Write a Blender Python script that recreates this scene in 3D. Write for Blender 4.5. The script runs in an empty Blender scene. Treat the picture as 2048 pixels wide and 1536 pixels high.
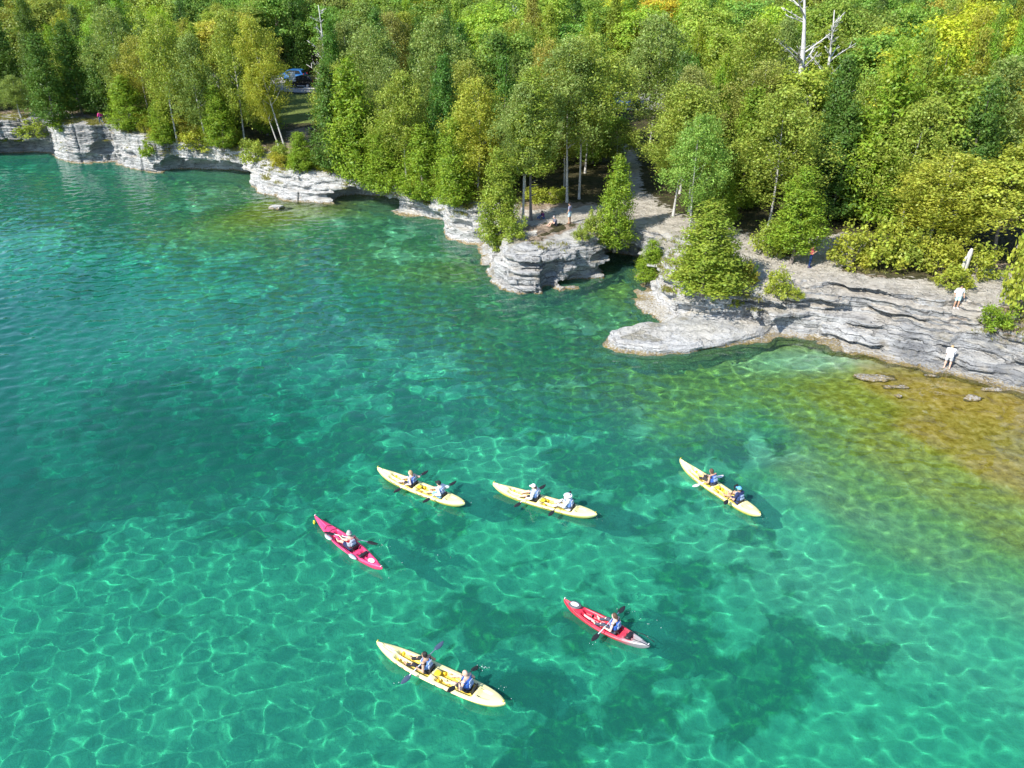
import bpy, bmesh, math, random
import numpy as np
from mathutils import Vector, Matrix
from mathutils.bvhtree import BVHTree

S = bpy.context.scene
COL = S.collection
R_ = math.radians
# ---------------------------------------------------------------- camera
F_PX, CX, CY, PITCH, CAM_H = 1559.0, 1024.0, 768.0, R_(28.0), 21.0
cam = bpy.data.objects.new('camera', bpy.data.cameras.new('camera'))
COL.objects.link(cam)
cam.location = (0, 0, CAM_H)
cam.rotation_euler = (R_(90) - PITCH, 0, 0)
cam.data.sensor_width = 36
cam.data.lens = 36 * F_PX / 2048
cam.data.clip_start = 0.5
cam.data.clip_end = 5000
S.camera = cam
# ---------------------------------------------------------------- sky and sun
EL = R_(42.0)
DX, DY = 0.77, 0.638            # the way the shadows fall on the ground
W = bpy.data.worlds.new('World')
S.world = W
W.use_nodes = True
_n = W.node_tree
sky = _n.nodes.new('ShaderNodeTexSky')
sky.sky_type = 'NISHITA'
sky.sun_disc = False
sky.sun_elevation = EL
sky.sun_rotation = math.atan2(-DX, -DY)
sky.air_density = 1.0
sky.dust_density = 0.4
sky.ozone_density = 4.5
_n.links.new(sky.outputs[0], _n.nodes['Background'].inputs[0])
_n.nodes['Background'].inputs[1].default_value = 0.15
sl = bpy.data.lights.new('sun', 'SUN')
sl.energy = 4.6
sl.angle = R_(0.53)
sl.color = (1.0, 0.95, 0.86)
sl.cycles.is_caustics_light = True
sun = bpy.data.objects.new('sun', sl)
COL.objects.link(sun)
sun.rotation_euler = Vector((DX * math.cos(EL), DY * math.cos(EL), -math.sin(EL))).to_track_quat('-Z', 'Y').to_euler()
S.view_settings.view_transform = 'Standard'
S.view_settings.look = 'None'
S.view_settings.gamma = 1
S.view_settings.use_curve_mapping = False
S.view_settings.exposure = 0.8
cy = S.cycles
cy.max_bounces = 8
cy.diffuse_bounces = 3
cy.glossy_bounces = 3
cy.transmission_bounces = 6
cy.transparent_max_bounces = 8
cy.sample_clamp_indirect = 4
cy.use_denoising = True
cy.blur_glossy = 0.5

# ---------------------------------------------------------------- pixel (of the 2048x1536 photo) <-> place
sp, cp = math.sin(PITCH), math.cos(PITCH)
def ray(px, py):
    u, v = (px - CX) / F_PX, (py - CY) / F_PX
    return Vector((u, cp - v * sp, -sp - v * cp))
def at(px, py, z=0.0):
    d = ray(px, py)
    t = (CAM_H - z) / max(1e-4, -d.z)
    return Vector((d.x * t, d.y * t, z))
def proj(p):
    y, z = p[1], p[2] - CAM_H
    Z = y * cp - z * sp
    return CX + F_PX * p[0] / Z, CY - F_PX * (y * sp + z * cp) / Z, Z

# ---------------------------------------------------------------- naming helpers
def tag(o, label=None, cat=None, group=None, kind=None):
    if label: o['label'] = label
    if cat: o['category'] = cat
    if group: o['group'] = group
    if kind: o['kind'] = kind
    return o
def empty(name, loc=(0, 0, 0), rz=0.0):
    o = bpy.data.objects.new(name, None)
    COL.objects.link(o)
    o.location = loc
    o.rotation_euler = (0, 0, rz)
    o.empty_display_size = .2
    return o
def link(name, me, m=None, parent=None):
    o = bpy.data.objects.new(name, me)
    COL.objects.link(o)
    if m is not None and not len(me.materials):
        for k in (m if isinstance(m, (list, tuple)) else [m]): me.materials.append(k)
    if parent: o.parent = parent
    return o
def npmesh(name, co, faces, smooth=False, mi=None):
    co = np.asarray(co, 'f').reshape(-1, 3)
    faces = np.asarray(faces, 'i4')
    k = faces.shape[1]
    me = bpy.data.meshes.new(name)
    me.vertices.add(len(co)); me.vertices.foreach_set('co', co.ravel())
    me.loops.add(faces.size); me.loops.foreach_set('vertex_index', faces.ravel())
    me.polygons.add(len(faces)); me.polygons.foreach_set('loop_start', np.arange(len(faces), dtype='i4') * k)
    if mi is not None: me.polygons.foreach_set('material_index', np.asarray(mi, 'i4'))
    me.update(calc_edges=True)
    if smooth: me.shade_smooth()
    return me
def attr(me, name, vals):
    a = me.attributes.new(name, 'FLOAT', 'POINT')
    a.data.foreach_set('value', np.asarray(vals, 'f').ravel())
def bm_mesh(name, bm, smooth=False):
    me = bpy.data.meshes.new(name)
    bmesh.ops.recalc_face_normals(bm, faces=bm.faces)
    bm.to_mesh(me); bm.free()
    if smooth: me.shade_smooth()
    return me
def add_box(bm, c, s, rot=None, bevel=0.0):
    r = bmesh.ops.create_cube(bm, size=1)
    M = Matrix.Translation(c) @ (rot.to_4x4() if rot else Matrix()) @ Matrix.Diagonal((*s, 1))
    bmesh.ops.transform(bm, matrix=M, verts=r['verts'])
    if bevel:
        es = list({e for v in r['verts'] for e in v.link_edges})
        bmesh.ops.bevel(bm, geom=es, offset=bevel, segments=2, affect='EDGES', profile=.5)
def tube(bm, pts, rad, n=8, cap=True):
    pts = [Vector(p) for p in pts]
    if not isinstance(rad, (list, tuple)): rad = [rad] * len(pts)
    rings = []
    ref = None
    for i, p in enumerate(pts):
        t = (pts[min(i + 1, len(pts) - 1)] - pts[max(i - 1, 0)]).normalized()
        if ref is None: ref = t.orthogonal().normalized()
        ref = (ref - t * ref.dot(t)); ref = ref.normalized() if ref.length > 1e-6 else t.orthogonal().normalized()
        b = t.cross(ref)
        rings.append([bm.verts.new(p + (ref * math.cos(a) + b * math.sin(a)) * rad[i]) for a in [2 * math.pi * k / n for k in range(n)]])
    for a, b in zip(rings, rings[1:]):
        for k in range(n): bm.faces.new((a[k], a[(k + 1) % n], b[(k + 1) % n], b[k]))
    if cap:
        bm.faces.new(rings[0][::-1]); bm.faces.new(rings[-1])

# ---------------------------------------------------------------- noise
RS = np.random.RandomState(11)
_LAT = RS.rand(64, 64, 64).astype('f')
def vnoise(x, y, z=0.0):
    """value noise, -1..1"""
    x, y, z = np.broadcast_arrays(np.asarray(x, 'f'), np.asarray(y, 'f'), np.asarray(z, 'f'))
    xi, yi, zi = np.floor(x).astype('i4'), np.floor(y).astype('i4'), np.floor(z).astype('i4')
    fx, fy, fz = x - xi, y - yi, z - zi
    fx = fx * fx * (3 - 2 * fx); fy = fy * fy * (3 - 2 * fy); fz = fz * fz * (3 - 2 * fz)
    x0, y0, z0 = xi & 63, yi & 63, zi & 63
    x1, y1, z1 = (xi + 1) & 63, (yi + 1) & 63, (zi + 1) & 63
    L = _LAT
    a = L[x0, y0, z0] * (1 - fx) + L[x1, y0, z0] * fx
    b = L[x0, y1, z0] * (1 - fx) + L[x1, y1, z0] * fx
    r = a * (1 - fy) + b * fy
    if np.any(fz):
        a = L[x0, y0, z1] * (1 - fx) + L[x1, y0, z1] * fx
        b = L[x0, y1, z1] * (1 - fx) + L[x1, y1, z1] * fx
        r = r * (1 - fz) + (a * (1 - fy) + b * fy) * fz
    return r * 2 - 1
def fbm(x, y, z=0.0, o=3):
    s, a, r = 1.0, 1.0, 0
    for k in range(o):
        r = r + a * vnoise(x * s + 7.3 * k, y * s + 3.1 * k, z * s if np.ndim(z) else z)
        a *= .5; s *= 2.03
    return r / 1.75
def cellnoise(x, y, seed=0):
    """per-cell random value of a jittered Voronoi, and distance to the border"""
    xi, yi = np.floor(x).astype('i4'), np.floor(y).astype('i4')
    best = np.full(x.shape, 9., 'f'); sec = best.copy(); val = np.zeros(x.shape, 'f')
    for i in (-1, 0, 1):
        for j in (-1, 0, 1):
            cx_, cy_ = xi + i, yi + j
            jx = _LAT[cx_ & 63, cy_ & 63, seed]; jy = _LAT[cx_ & 63, cy_ & 63, seed + 1]
            v = _LAT[cx_ & 63, cy_ & 63, seed + 2]
            d = np.hypot(cx_ + jx - x, cy_ + jy - y)
            nb = d < best
            sec = np.where(nb, best, np.minimum(sec, d))
            val = np.where(nb, v, val); best = np.where(nb, d, best)
    return val, sec - best
def sstep(a, b, x):
    t = np.clip((x - a) / (b - a), 0, 1)
    return t * t * (3 - 2 * t)

# ---------------------------------------------------------------- surface nets
def surface_nets(f, origin, step):
    """f > 0 inside.  Returns vertices and quads of the zero level."""
    ins = f > 0
    nx, ny, nz = f.shape
    cnt = np.zeros((nx - 1, ny - 1, nz - 1), 'i1')
    for a in (0, 1):
        for b in (0, 1):
            for c in (0, 1):
                cnt += ins[a:nx - 1 + a, b:ny - 1 + b, c:nz - 1 + c]
    act = (cnt > 0) & (cnt < 8)
    ii, jj, kk = np.nonzero(act)
    idx = np.full(act.shape, -1, 'i4'); idx[ii, jj, kk] = np.arange(len(ii))
    cor = {}
    for a in (0, 1):
        for b in (0, 1):
            for c in (0, 1): cor[a, b, c] = f[ii + a, jj + b, kk + c]
    ps = np.zeros((len(ii), 3), 'f'); n = np.zeros(len(ii), 'f')
    for (a, b, c), va in cor.items():
        for ax in range(3):
            if (a, b, c)[ax]: continue
            q = [a, b, c]; q[ax] = 1
            vb = cor[tuple(q)]
            m = (va > 0) != (vb > 0)
            t = np.where(m, va / np.where(m, va - vb, 1), 0)
            p = np.array([a, b, c], 'f')[None, :].repeat(len(ii), 0); p[:, ax] = t
            ps += p * m[:, None]; n += m
    ps = ps / n[:, None] + np.stack([ii, jj, kk], 1)
    co = np.asarray(origin, 'f') + ps * np.asarray(step, 'f')
    quads = []
    for ax in range(3):
        s0 = [slice(1, nx - 1), slice(1, ny - 1), slice(1, nz - 1)]; s1 = list(s0)
        s0[ax] = slice(0, f.shape[ax] - 1); s1[ax] = slice(1, f.shape[ax])
        A, B = ins[tuple(s0)], ins[tuple(s1)]
        i, j, k = np.nonzero(A != B)
        fl = A[i, j, k]
        off = [1, 1, 1]; off[ax] = 0
        i, j, k = i + off[0], j + off[1], k + off[2]
        o1, o2 = [(0, 1, 0), (1, 0, 0), (1, 0, 0)][ax], [(0, 0, 1), (0, 0, 1), (0, 1, 0)][ax]
        if ax == 1: o1, o2 = (0, 0, 1), (1, 0, 0)
        g = lambda u, v: idx[i - u * o1[0] - v * o2[0], j - u * o1[1] - v * o2[1], k - u * o1[2] - v * o2[2]]
        q = np.stack([g(0, 0), g(1, 0), g(1, 1), g(0, 1)], 1)
        q[~fl] = q[~fl][:, ::-1]
        quads.append(q[(q >= 0).all(1)])
    return co, np.concatenate(quads)

# ---------------------------------------------------------------- materials
def mat(name):
    m = bpy.data.materials.new(name); m.use_nodes = True
    return m, m.node_tree.nodes, m.node_tree.links, m.node_tree.nodes['Principled BSDF']
def ramp(n, stops, interp='LINEAR'):
    r = n.new('ShaderNodeValToRGB'); e = r.color_ramp.elements; r.color_ramp.interpolation = interp
    while len(e) < len(stops): e.new(.5)
    for k, (p, c) in zip(e, stops):
        k.position = p; k.color = (*c, 1) if len(c) == 3 else c
    return r
def noise(n, l, vec, scale, detail=4, rough=.55, dist=0.0):
    t = n.new('ShaderNodeTexNoise'); t.inputs['Scale'].default_value = scale
    t.inputs['Detail'].default_value = detail; t.inputs['Roughness'].default_value = rough
    t.inputs['Distortion'].default_value = dist
    if vec is not None: l.new(vec, t.inputs['Vector'])
    return t
def mixc(n, l, f, a, b, mode='MIX'):
    m = n.new('ShaderNodeMix'); m.data_type = 'RGBA'; m.blend_type = mode
    for s, v in ((m.inputs[0], f), (m.inputs[6], a), (m.inputs[7], b)):
        if hasattr(v, 'is_linked') or hasattr(v, 'links'): l.new(v, s)
        elif isinstance(v, (tuple, list)): s.default_value = (*v, 1) if len(v) == 3 else v
        else: s.default_value = v
    return m.outputs[2]
def mathn(n, l, op, a, b=None, c=None, clamp=False):
    m = n.new('ShaderNodeMath'); m.operation = op; m.use_clamp = clamp
    for s, v in zip(m.inputs, (a, b, c)):
        if v is None: continue
        if hasattr(v, 'links'): l.new(v, s)
        else: s.default_value = v
    return m.outputs[0]
def mapr(n, l, v, a, b, c=0.0, d=1.0):
    m = n.new('ShaderNodeMapRange'); m.interpolation_type = 'SMOOTHSTEP'
    l.new(v, m.inputs[0])
    for k, x in zip((1, 2, 3, 4), (a, b, c, d)): m.inputs[k].default_value = x
    return m.outputs[0]
def coords(n, l, scale=(1, 1, 1), kind='Object'):
    tc = n.new('ShaderNodeTexCoord'); mp = n.new('ShaderNodeMapping')
    l.new(tc.outputs[kind], mp.inputs[0]); mp.inputs['Scale'].default_value = scale
    return mp.outputs[0]
def attrn(n, name):
    a = n.new('ShaderNodeAttribute'); a.attribute_name = name
    return a.outputs['Fac']
_simple = {}
def simple(name, col, rough=.6, vary=.15, scale=20.0, spec=.4, metal=0.0):
    if name in _simple: return _simple[name]
    m, n, l, b = mat(name)
    v = coords(n, l)
    t = noise(n, l, v, scale)
    lo = tuple(max(0, c * (1 - vary)) for c in col); hi = tuple(min(1, c * (1 + vary)) for c in col)
    l.new(mixc(n, l, t.outputs['Fac'], lo, hi), b.inputs['Base Color'])
    b.inputs['Roughness'].default_value = rough
    b.inputs['Specular IOR Level'].default_value = spec
    b.inputs['Metallic'].default_value = metal
    _simple[name] = m
    return m
# ================================================================ THE SHORE
# waterline: pixel x, pixel y, cliff height, run of the slope, roughness of the beds, greyness
SHORE = [(-260, 318, 4.6, .5, .45, .5), (-80, 317, 4.8, .5, .45, .5), (0, 315, 4.7, .5, .4, .6), (60, 314, 4.7, .4, .4, .6), (106, 312, 4.8, .3, .3, .6),
         (116, 319, 5.0, .3, .25, .1), (158, 328, 4.7, .3, .3, .2), (166, 327, 4.6, .4, .4, .8), (228, 326, 4.5, .4, .4, .7), (233, 331, 4.4, .3, .3, .25), (290, 343, 4.2, .3, .3, .3), (330, 351, 4.0, .3, .3, .3), (338, 347, 3.8, .4, .3, .6),
         (375, 349, 3.7, .5, .3, .15), (430, 352, 3.4, .7, .3, .05), (475, 358, 3.0, 1.1, .35, .05), (497, 366, 2.7, 1.3, .4, .1), (522, 387, 2.6, 1.6, .45, .1), (560, 399, 2.6, 1.8, .5, .1), (640, 407, 2.6, 1.6, .5, .1),
         (700, 409, 2.6, 1.3, .5, .15), (745, 414, 2.5, 1.0, .45, .15), (790, 428, 2.4, .9, .4, .15), (850, 442, 2.5, .6, .35, .1), (885, 455, 2.6, .4, .3, .0), (890, 478, 3.0, .4, .35, .0), (930, 487, 3.1, .4, .4, .0), (958, 487, 3.1, .5, .4, .0),
         (968, 500, 3.0, .8, .4, .1), (975, 530, 2.6, 1.2, .45, .1), (985, 560, 2.5, 1.0, .5, .15), (1010, 580, 2.6, .9, .5, .3), (1045, 588, 2.7, .9, .5, .5), (1085, 585, 2.9, .9, .5, .6), (1140, 573, 3.0, .9, .5, .6), (1205, 553, 3.1, 1.0, .5, .6),
         (1218, 538, 3.2, .8, .4, .6), (1262, 536, 3.2, .8, .4, .6), (1276, 560, 3.0, 1.2, .4, .1), (1292, 600, 2.7, 1.2, .5, .0), (1312, 622, 2.5, 1.2, .5, .05), (1340, 645, 2.4, 1.3, .5, .2), (1400, 655, 2.4, 1.2, .55, .4), (1490, 662, 2.5, 1.2, .6, .5), (1525, 675, 2.5, 1.3, .6, .5),
         (1570, 674, 2.6, 1.5, .5, .6), (1620, 675, 2.7, 1.8, .55, .6), (1660, 681, 2.8, 2.8, .55, .65), (1700, 694, 2.8, 3.3, .55, .7), (1740, 709, 2.8, 3.6, .5, .75), (1790, 724, 2.8, 4.0, .5, .8), (1850, 738, 2.8, 4.2, .5, .9), (1900, 750, 2.8, 4.4, .45, .95),
         (1960, 768, 2.8, 4.6, .45, 1.), (2048, 789, 2.9, 4.8, .45, 1.), (2160, 812, 3.0, 5., .45, 1.), (2500, 880, 3.0, 5., .45, 1.), (3200, 1000, 3.0, 5., .45, 1.)]
_sv = np.array([[*at(a, b)[:2], *r] for a, b, *r in SHORE], 'f')
SX, SY = _sv[:, 0], _sv[:, 1]
POLY = [(-400, 118)] + [(x, y) for x, y in zip(SX, SY)] + [(400, float(SY[-1])), (400, 900), (-400, 900)]
POLY = np.array(POLY, 'f')
def inside(x, y, P):
    r = np.zeros(x.shape, bool)
    for (x0, y0), (x1, y1) in zip(P, np.roll(P, -1, 0)):
        c = (y0 > y) != (y1 > y)
        if y1 != y0: r ^= c & (x < (x1 - x0) * (y - y0) / (y1 - y0) + x0)
    return r
def seg_dist(x, y, P, closed=True):
    best = np.full(x.shape, 1e9, 'f')
    Q = np.roll(P, -1, 0) if closed else P[1:]
    for (x0, y0), (x1, y1) in zip(P, Q):
        dx, dy = x1 - x0, y1 - y0
        t = np.clip(((x - x0) * dx + (y - y0) * dy) / (dx * dx + dy * dy + 1e-9), 0, 1)
        best = np.minimum(best, (x - x0 - t * dx) ** 2 + (y - y0 - t * dy) ** 2)
    return np.sqrt(best)
def sdist(x, y, P=POLY):
    x = np.asarray(x, 'f'); y = np.asarray(y, 'f')
    return np.where(inside(x, y, P), 1, -1) * seg_dist(x, y, P)
def shore_vals(x, y):
    """height, slope run, roughness, greyness near a place"""
    x = np.asarray(x, 'f'); y = np.asarray(y, 'f')
    num = [0, 0, 0, 0]; den = 1e-9
    for i in range(len(_sv)):
        w = 1 / ((x - SX[i]) ** 2 + (y - SY[i]) ** 2 + .6) ** 2
        den = den + w
        for k in range(4): num[k] = num[k] + w * _sv[i, 2 + k]
    return [v / den for v in num]
def ground_h(x, y, d=None, H=None):
    x = np.asarray(x, 'f'); y = np.asarray(y, 'f')
    if d is None: d = sdist(x, y)
    if H is None: H = shore_vals(x, y)[0]
    far = sstep(4, 45, d)
    return H * (1 - .5 * far) + (3.4 + .012 * np.clip(d, 0, 200)) * .5 * far + .035 * np.clip(d, 0, 30) + .18 * fbm(x * .22, y * .22)
def pxpoly(pts, z=0.0): return np.array([at(a, b, z)[:2] for a, b in pts], 'f')
SHELF = pxpoly([(1330, 645), (1250, 658), (1210, 671), (1204, 688), (1228, 704), (1290, 713), (1365, 711), (1420, 701), (1470, 693), (1528, 681), (1560, 660), (1400, 620)])
# the trodden limestone paths and open ground (pixels on the cliff top)
PATHS = [([(1262, 300), (1258, 350), (1278, 400)], .95), ([(1278, 400), (1300, 425), (1370, 440)], 1.5), ([(1262, 425), (1300, 440), (1345, 445)], 1.9), ([(1345, 440), (1430, 455), (1490, 480), (1530, 520), (1620, 530), (1660, 490)], 1.7),
         ([(1530, 520), (1600, 560), (1760, 575)], 1.5), ([(1700, 545), (1800, 560), (1880, 585)], 1.3), ([(1060, 425), (1130, 425), (1200, 420), (1260, 415)], 1.8), ([(1840, 560), (1900, 590), (1990, 570)], 1.6), ([(1960, 540), (2030, 560)], 1.2),
         ([(1640, 480), (1700, 470)], 1.0)]
DIRT = [([(-60, 232), (60, 228), (140, 232), (220, 240), (250, 250)], 2.0), ([(1030, 410), (1100, 408), (1170, 412)], 2.2), ([(600, 240), (590, 300)], 1.2), ([(1940, 530), (2060, 545)], 2.0), ([(1010, 425), (1060, 440)], 1.6)]
_pp = [(np.array([at(a, b, 3.5)[:2] for a, b in p], 'f'), w) for p, w in PATHS]
_dd = [(np.array([at(a, b, 3.7 if a > 700 else 4.9)[:2] for a, b in p], 'f'), w) for p, w in DIRT]
def mask_of(x, y, L):
    m = np.zeros(np.shape(x), 'f')
    for P, w in L: m = np.maximum(m, 1 - sstep(w * .7, w * 1.5, seg_dist(x, y, P, False)))
    return m

# caves: pixel, height of the centre, radii along / across / up, turn
CAVES = [(425, 352, .35, 7.4, 3.2, 1.35, -13), (360, 345, .5, 2.2, 2., 1.5, 0), (745, 406, .3, 4.6, 2.8, 1.4, -24), (705, 402, .5, 2.5, 1.5, .8, -10), (845, 446, .1, 3.2, 1.8, .95, -22), (925, 484, 1.45, 1.15, .8, .42, 0), (790, 425, 1., 1.3, .8, .5, 0),
         (1102, 582, .9, .75, 1.5, 1.3, 0), (1240, 528, .5, 2.2, 2.8, 1.3, 0), (1150, 566, .2, 1.8, .8, .5, 10), (1310, 612, .75, 1.5, 1.0, .35, -50), (40, 312, .8, 5.2, 2.6, 1.5, 0), (212, 326, 1.7, 1.5, 1.8, .8, 0), (190, 328, .5, 2., 1.2, .6, 0),
         (270, 337, 1.6, 2.2, .7, .25, -10), (1520, 668, .8, .5, 1.3, .9, 0), (1470, 662, .7, 1.5, .9, .35, 0), (1400, 652, .9, 1.6, .8, .3, 0), (560, 400, 1.2, 3.0, .7, .25, -5), (640, 406, .6, 4.5, .9, .35, -3), (1690, 670, 1.6, 1.6, .6, .2, -25)]

def build_cliff():
    st, sz = .15, .09
    x0, x1, y0, y1, z0, z1 = -70., 44., 32., 108., -3.4, 6.4
    xs = np.arange(x0, x1, st, dtype='f'); ys = np.arange(y0, y1, st, dtype='f'); zs = np.arange(z0, z1, sz, dtype='f')
    X, Y = np.meshgrid(xs, ys, indexing='ij')
    # only work near the shore
    c = 4
    dc = sdist(X[::c, ::c], Y[::c, ::c])
    near = np.repeat(np.repeat(np.abs(dc) < 13, c, 0), c, 1)[:X.shape[0], :X.shape[1]]
    ii = np.nonzero(near.ravel())[0]
    x, y = X.ravel()[ii], Y.ravel()[ii]
    wx = x + .5 * fbm(x * .35, y * .35) ; wy = y + .5 * fbm(x * .35 + 20, y * .35 + 5)
    d = sdist(wx, wy)
    H, R, A, G = shore_vals(x, y)
    top = ground_h(x, y, d, H)
    cv, cb = cellnoise(x * .42 + .1 * vnoise(x, y), y * .42, 3)
    cv2, cb2 = cellnoise(x * 1.1, y * 1.1, 7)
    B = (cv - .5) * .75 + (cv2 - .5) * .28 - .30 * (cb < .05) - .1 * (cb2 < .05)
    wob = .22 * vnoise(x * .12, y * .12) + .05 * vnoise(x * .7, y * .7)
    topz = top - .95 * sstep(2.2, 0, d) * (.2 + .5 * (cv2)) * np.minimum(1, R) + .10 * (cv2 - .5) + .07 * fbm(x * 1.6, y * 1.6)
    topz = topz - np.clip(d - 8, 0, 9) * .7
    nl = 64
    edges = np.cumsum(RS.choice([.16, .22, .3, .42, .6], nl, p=[.25, .25, .25, .15, .1])) + z0 - 1
    lay_a = np.stack([vnoise(x * .33 + 3.7 * k, y * .33 + 9.1 * k) * .7 + vnoise(x * 1.25 + 3.7 * k, y * 1.25 - k) * .5 + (RS.rand() - .5) * .9 for k in range(nl)]).astype('f')
    ds = sdist(x, y, SHELF) + .25 * fbm(x * .9, y * .9)
    shtop = .48 + .14 * fbm(x * .8, y * .8) - .5 * sstep(.9, 0, ds) * .6 + .04 * cv2
    f = np.full((X.size, len(zs)), -1., 'f')
    f[np.nonzero((np.repeat(np.repeat(dc > 0, c, 0), c, 1)[:X.shape[0], :X.shape[1]]).ravel() & ~near.ravel())[0], :] = -1.
    und = np.clip(vnoise(x * .16 + 9, y * .16 + 2) + .35, 0, 1) * .8 * (R < 2.2)
    caves = []
    for px, py, cz, ra, rb, rc, an in CAVES:
        p = at(px, py); a = R_(an)
        u = ((x - p.x) * math.cos(a) + (y - p.y) * math.sin(a)) / ra; v = (-(x - p.x) * math.sin(a) + (y - p.y) * math.cos(a)) / rb
        near_c = np.nonzero(u * u + v * v < 1.6)[0]
        caves.append((near_c, (u * u + v * v)[near_c], cz, rc, min(ra, rb, rc)))
    rows = np.arange(len(x))
    AM = np.where(x < -3, .6, np.where(x > 8, 1.75, 1.0)).astype('f')
    nmask = np.clip(.6 + .9 * vnoise(x * .5 + 30, y * .5), 0, 1.3) * (.3 + .9 * G)
    for k, z in enumerate(zs):
        li = np.clip(np.searchsorted(edges, z + wob), 0, nl - 1)
        Lk = lay_a[li, rows]
        fr = (z + wob - edges[np.maximum(li - 1, 0)])
        notch = .20 * (fr < .085) * nmask
        run = R * np.clip(z / np.maximum(H, .5), -.2, 1.2)
        fk = d - notch + A * AM * Lk + B * np.clip(1.2 - R * .2, .3, 1) * np.clip(.45 + .8 * G, 0, 1) - run - und * math.exp(-((z - .45) / .5) ** 2) + .09 * vnoise(x * 2.4, y * 2.4, z * 3.1)
        if z < 0: fk = fk + (-z) * .22 + .1
        fk = np.minimum(fk, (topz - z) * 1.2)
        for ci, uv, cz, rc, m in caves:
            e = (np.sqrt(uv + ((z - cz) / rc) ** 2) - 1) * m + .15 * vnoise(x[ci] * 1.3, y[ci] * 1.3, z * 2.)
            fk[ci] = np.minimum(fk[ci], e)
        sh = np.minimum(ds + A * .35 * Lk + (0 if z > .22 else (-.28 if z > 0 else -z * .3 - .1)), (shtop - z) * 1.2)
        if z < .0: sh = sh - .0
        fk = np.maximum(fk, sh)
        f[ii, k] = fk
    f = f.reshape(len(xs), len(ys), len(zs))
    co, q = surface_nets(f, (x0, y0, z0), (st, st, sz))
    keep = co[:, 2] > -3.2
    q = q[keep[q].all(1)]
    used = np.unique(q); rm = np.full(len(co), -1); rm[used] = np.arange(len(used)); co = co[used]; q = rm[q]
    me = npmesh('cliff', co, q, smooth=True)
    x, y = co[:, 0], co[:, 1]
    d = sdist(x, y)
    attr(me, 'grey', np.clip(shore_vals(x, y)[3] + .25 * fbm(x * .3, y * .3), 0, 1))
    attr(me, 'path', mask_of(x, y, _pp)); attr(me, 'dirt', mask_of(x, y, _dd))
    attr(me, 'inland', d)
    return me

# ---------------------------------------------------------------- lake bed
DEPTH = [(-200, 400, 4.5), (0, 420, 3.6), (300, 420, 3.0), (450, 400, 2.2), (550, 420, .9), (580, 405, .7), (650, 470, 2.6), (800, 520, 2.4), (900, 540, 1.8), (900, 600, 2.6), (700, 600, 3.6), (400, 600, 4.2), (100, 600, 6.2), (-300, 700, 7.5), (200, 850, 6.8),
         (500, 850, 6.0), (800, 800, 4.2), (1000, 700, 3.0), (1150, 620, 2.4), (1250, 580, 1.8), (1280, 760, 2.2), (1400, 760, 2.0), (1500, 720, 1.7), (1620, 720, 1.3), (1680, 730, .9), (1740, 735, .3), (1780, 760, .18), (1900, 790, .15), (2048, 820, .15), (2300, 860, .2),
         (1860, 860, .25), (1980, 930, .28), (2120, 1000, .3), (2400, 1100, .5), (1700, 800, .8), (1780, 880, .75), (1900, 960, 1.0), (2048, 1060, 1.15), (2200, 1150, 1.4), (1620, 840, 1.5), (1600, 920, 1.7), (1700, 1000, 1.9), (1860, 1080, 2.1), (2048, 1180, 2.6), (1520, 860, 2.9), (1480, 960, 3.4),
         (1600, 1060, 3.5), (1800, 1180, 3.6), (2000, 1300, 3.8), (1300, 1000, 4.0), (1100, 900, 4.0), (1300, 1200, 4.4), (1000, 1100, 4.5), (700, 1000, 4.6), (400, 1100, 4.5), (100, 1100, 4.7), (300, 1300, 4.4), (700, 1350, 4.4), (1100, 1450, 4.6), (1500, 1400, 4.6), (1900, 1500, 4.5), (300, 1536, 4.3), (1000, 1700, 4.4), (-300, 1300, 4.8)]
_dp = np.array([[*at(a, b)[:2], z] for a, b, z in DEPTH], 'f')
# weed and rock patches that show dark (pixel, radius in metres, strength)
WEED = [(1500, 1290, 2.6, .85), (1400, 1250, 1.2, .6), (1600, 1225, 1.4, .8), (1150, 1380, 2.0, .7), (1050, 1300, 2.0, .55), (1100, 1180, 3.2, .6), (950, 1180, 2.2, .5), (1300, 1330, 1.8, .7), (1000, 1500, 2.4, .7), (100, 930, 5.0, .8), (330, 860, 6.0, .9), (600, 840, 5., .8), (-50, 1000, 4., .8), (520, 950, 3.5, .6),
        (800, 880, 4., .55), (850, 990, 3., .5), (300, 780, 7, .7), (600, 700, 6, .6), (800, 640, 6, .7), (1000, 640, 5.5, .85), (1150, 690, 5, .9), (1080, 780, 4.5, .75), (1250, 800, 4.5, .85), (1400, 860, 4, .7), (1500, 800, 3.2, .7), (900, 560, 6, .9), (600, 500, 8, .9), (300, 450, 9, .85), (100, 400, 9, .8), (1250, 930, 3., .5), (1600, 870, 2., .55), (1180, 600, 3.5, .9), (1750, 1250, 1.6, .5), (1350, 1080, 3., .4), (1050, 950, 3., .35), (750, 760, 4, .5)]
_wd = [(at(a, b)[0], at(a, b)[1] + .9, r, s) for a, b, r, s in WEED]
def bed_depth(x, y):
    num = 0; den = 1e-9
    for px, py, z in _dp:
        w = 1 / ((x - px) ** 2 + (y - py) ** 2 + .4) ** 1.7
        num = num + w * z; den = den + w
    return num / den
def wave_h(x, y, yy=None):
    z = np.zeros(x.shape, 'f'); r = np.random.RandomState(5)
    for k in range(96):
        L = math.exp(r.uniform(math.log(.42), math.log(1.75))); a = r.uniform(0, 2 * math.pi) if k % 3 else r.normal(R_(80), .5)
        amp = .0019 * L ** 1.15
        z += amp * np.cos(2 * math.pi / L * (x * math.cos(a) + y * math.sin(a)) + r.uniform(0, 6.28)).astype('f')
    g = .56 + 1.0 * sstep(24, 50, y) + .3 * fbm(x * .06 + 3, y * .06)
    return z * g
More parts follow.
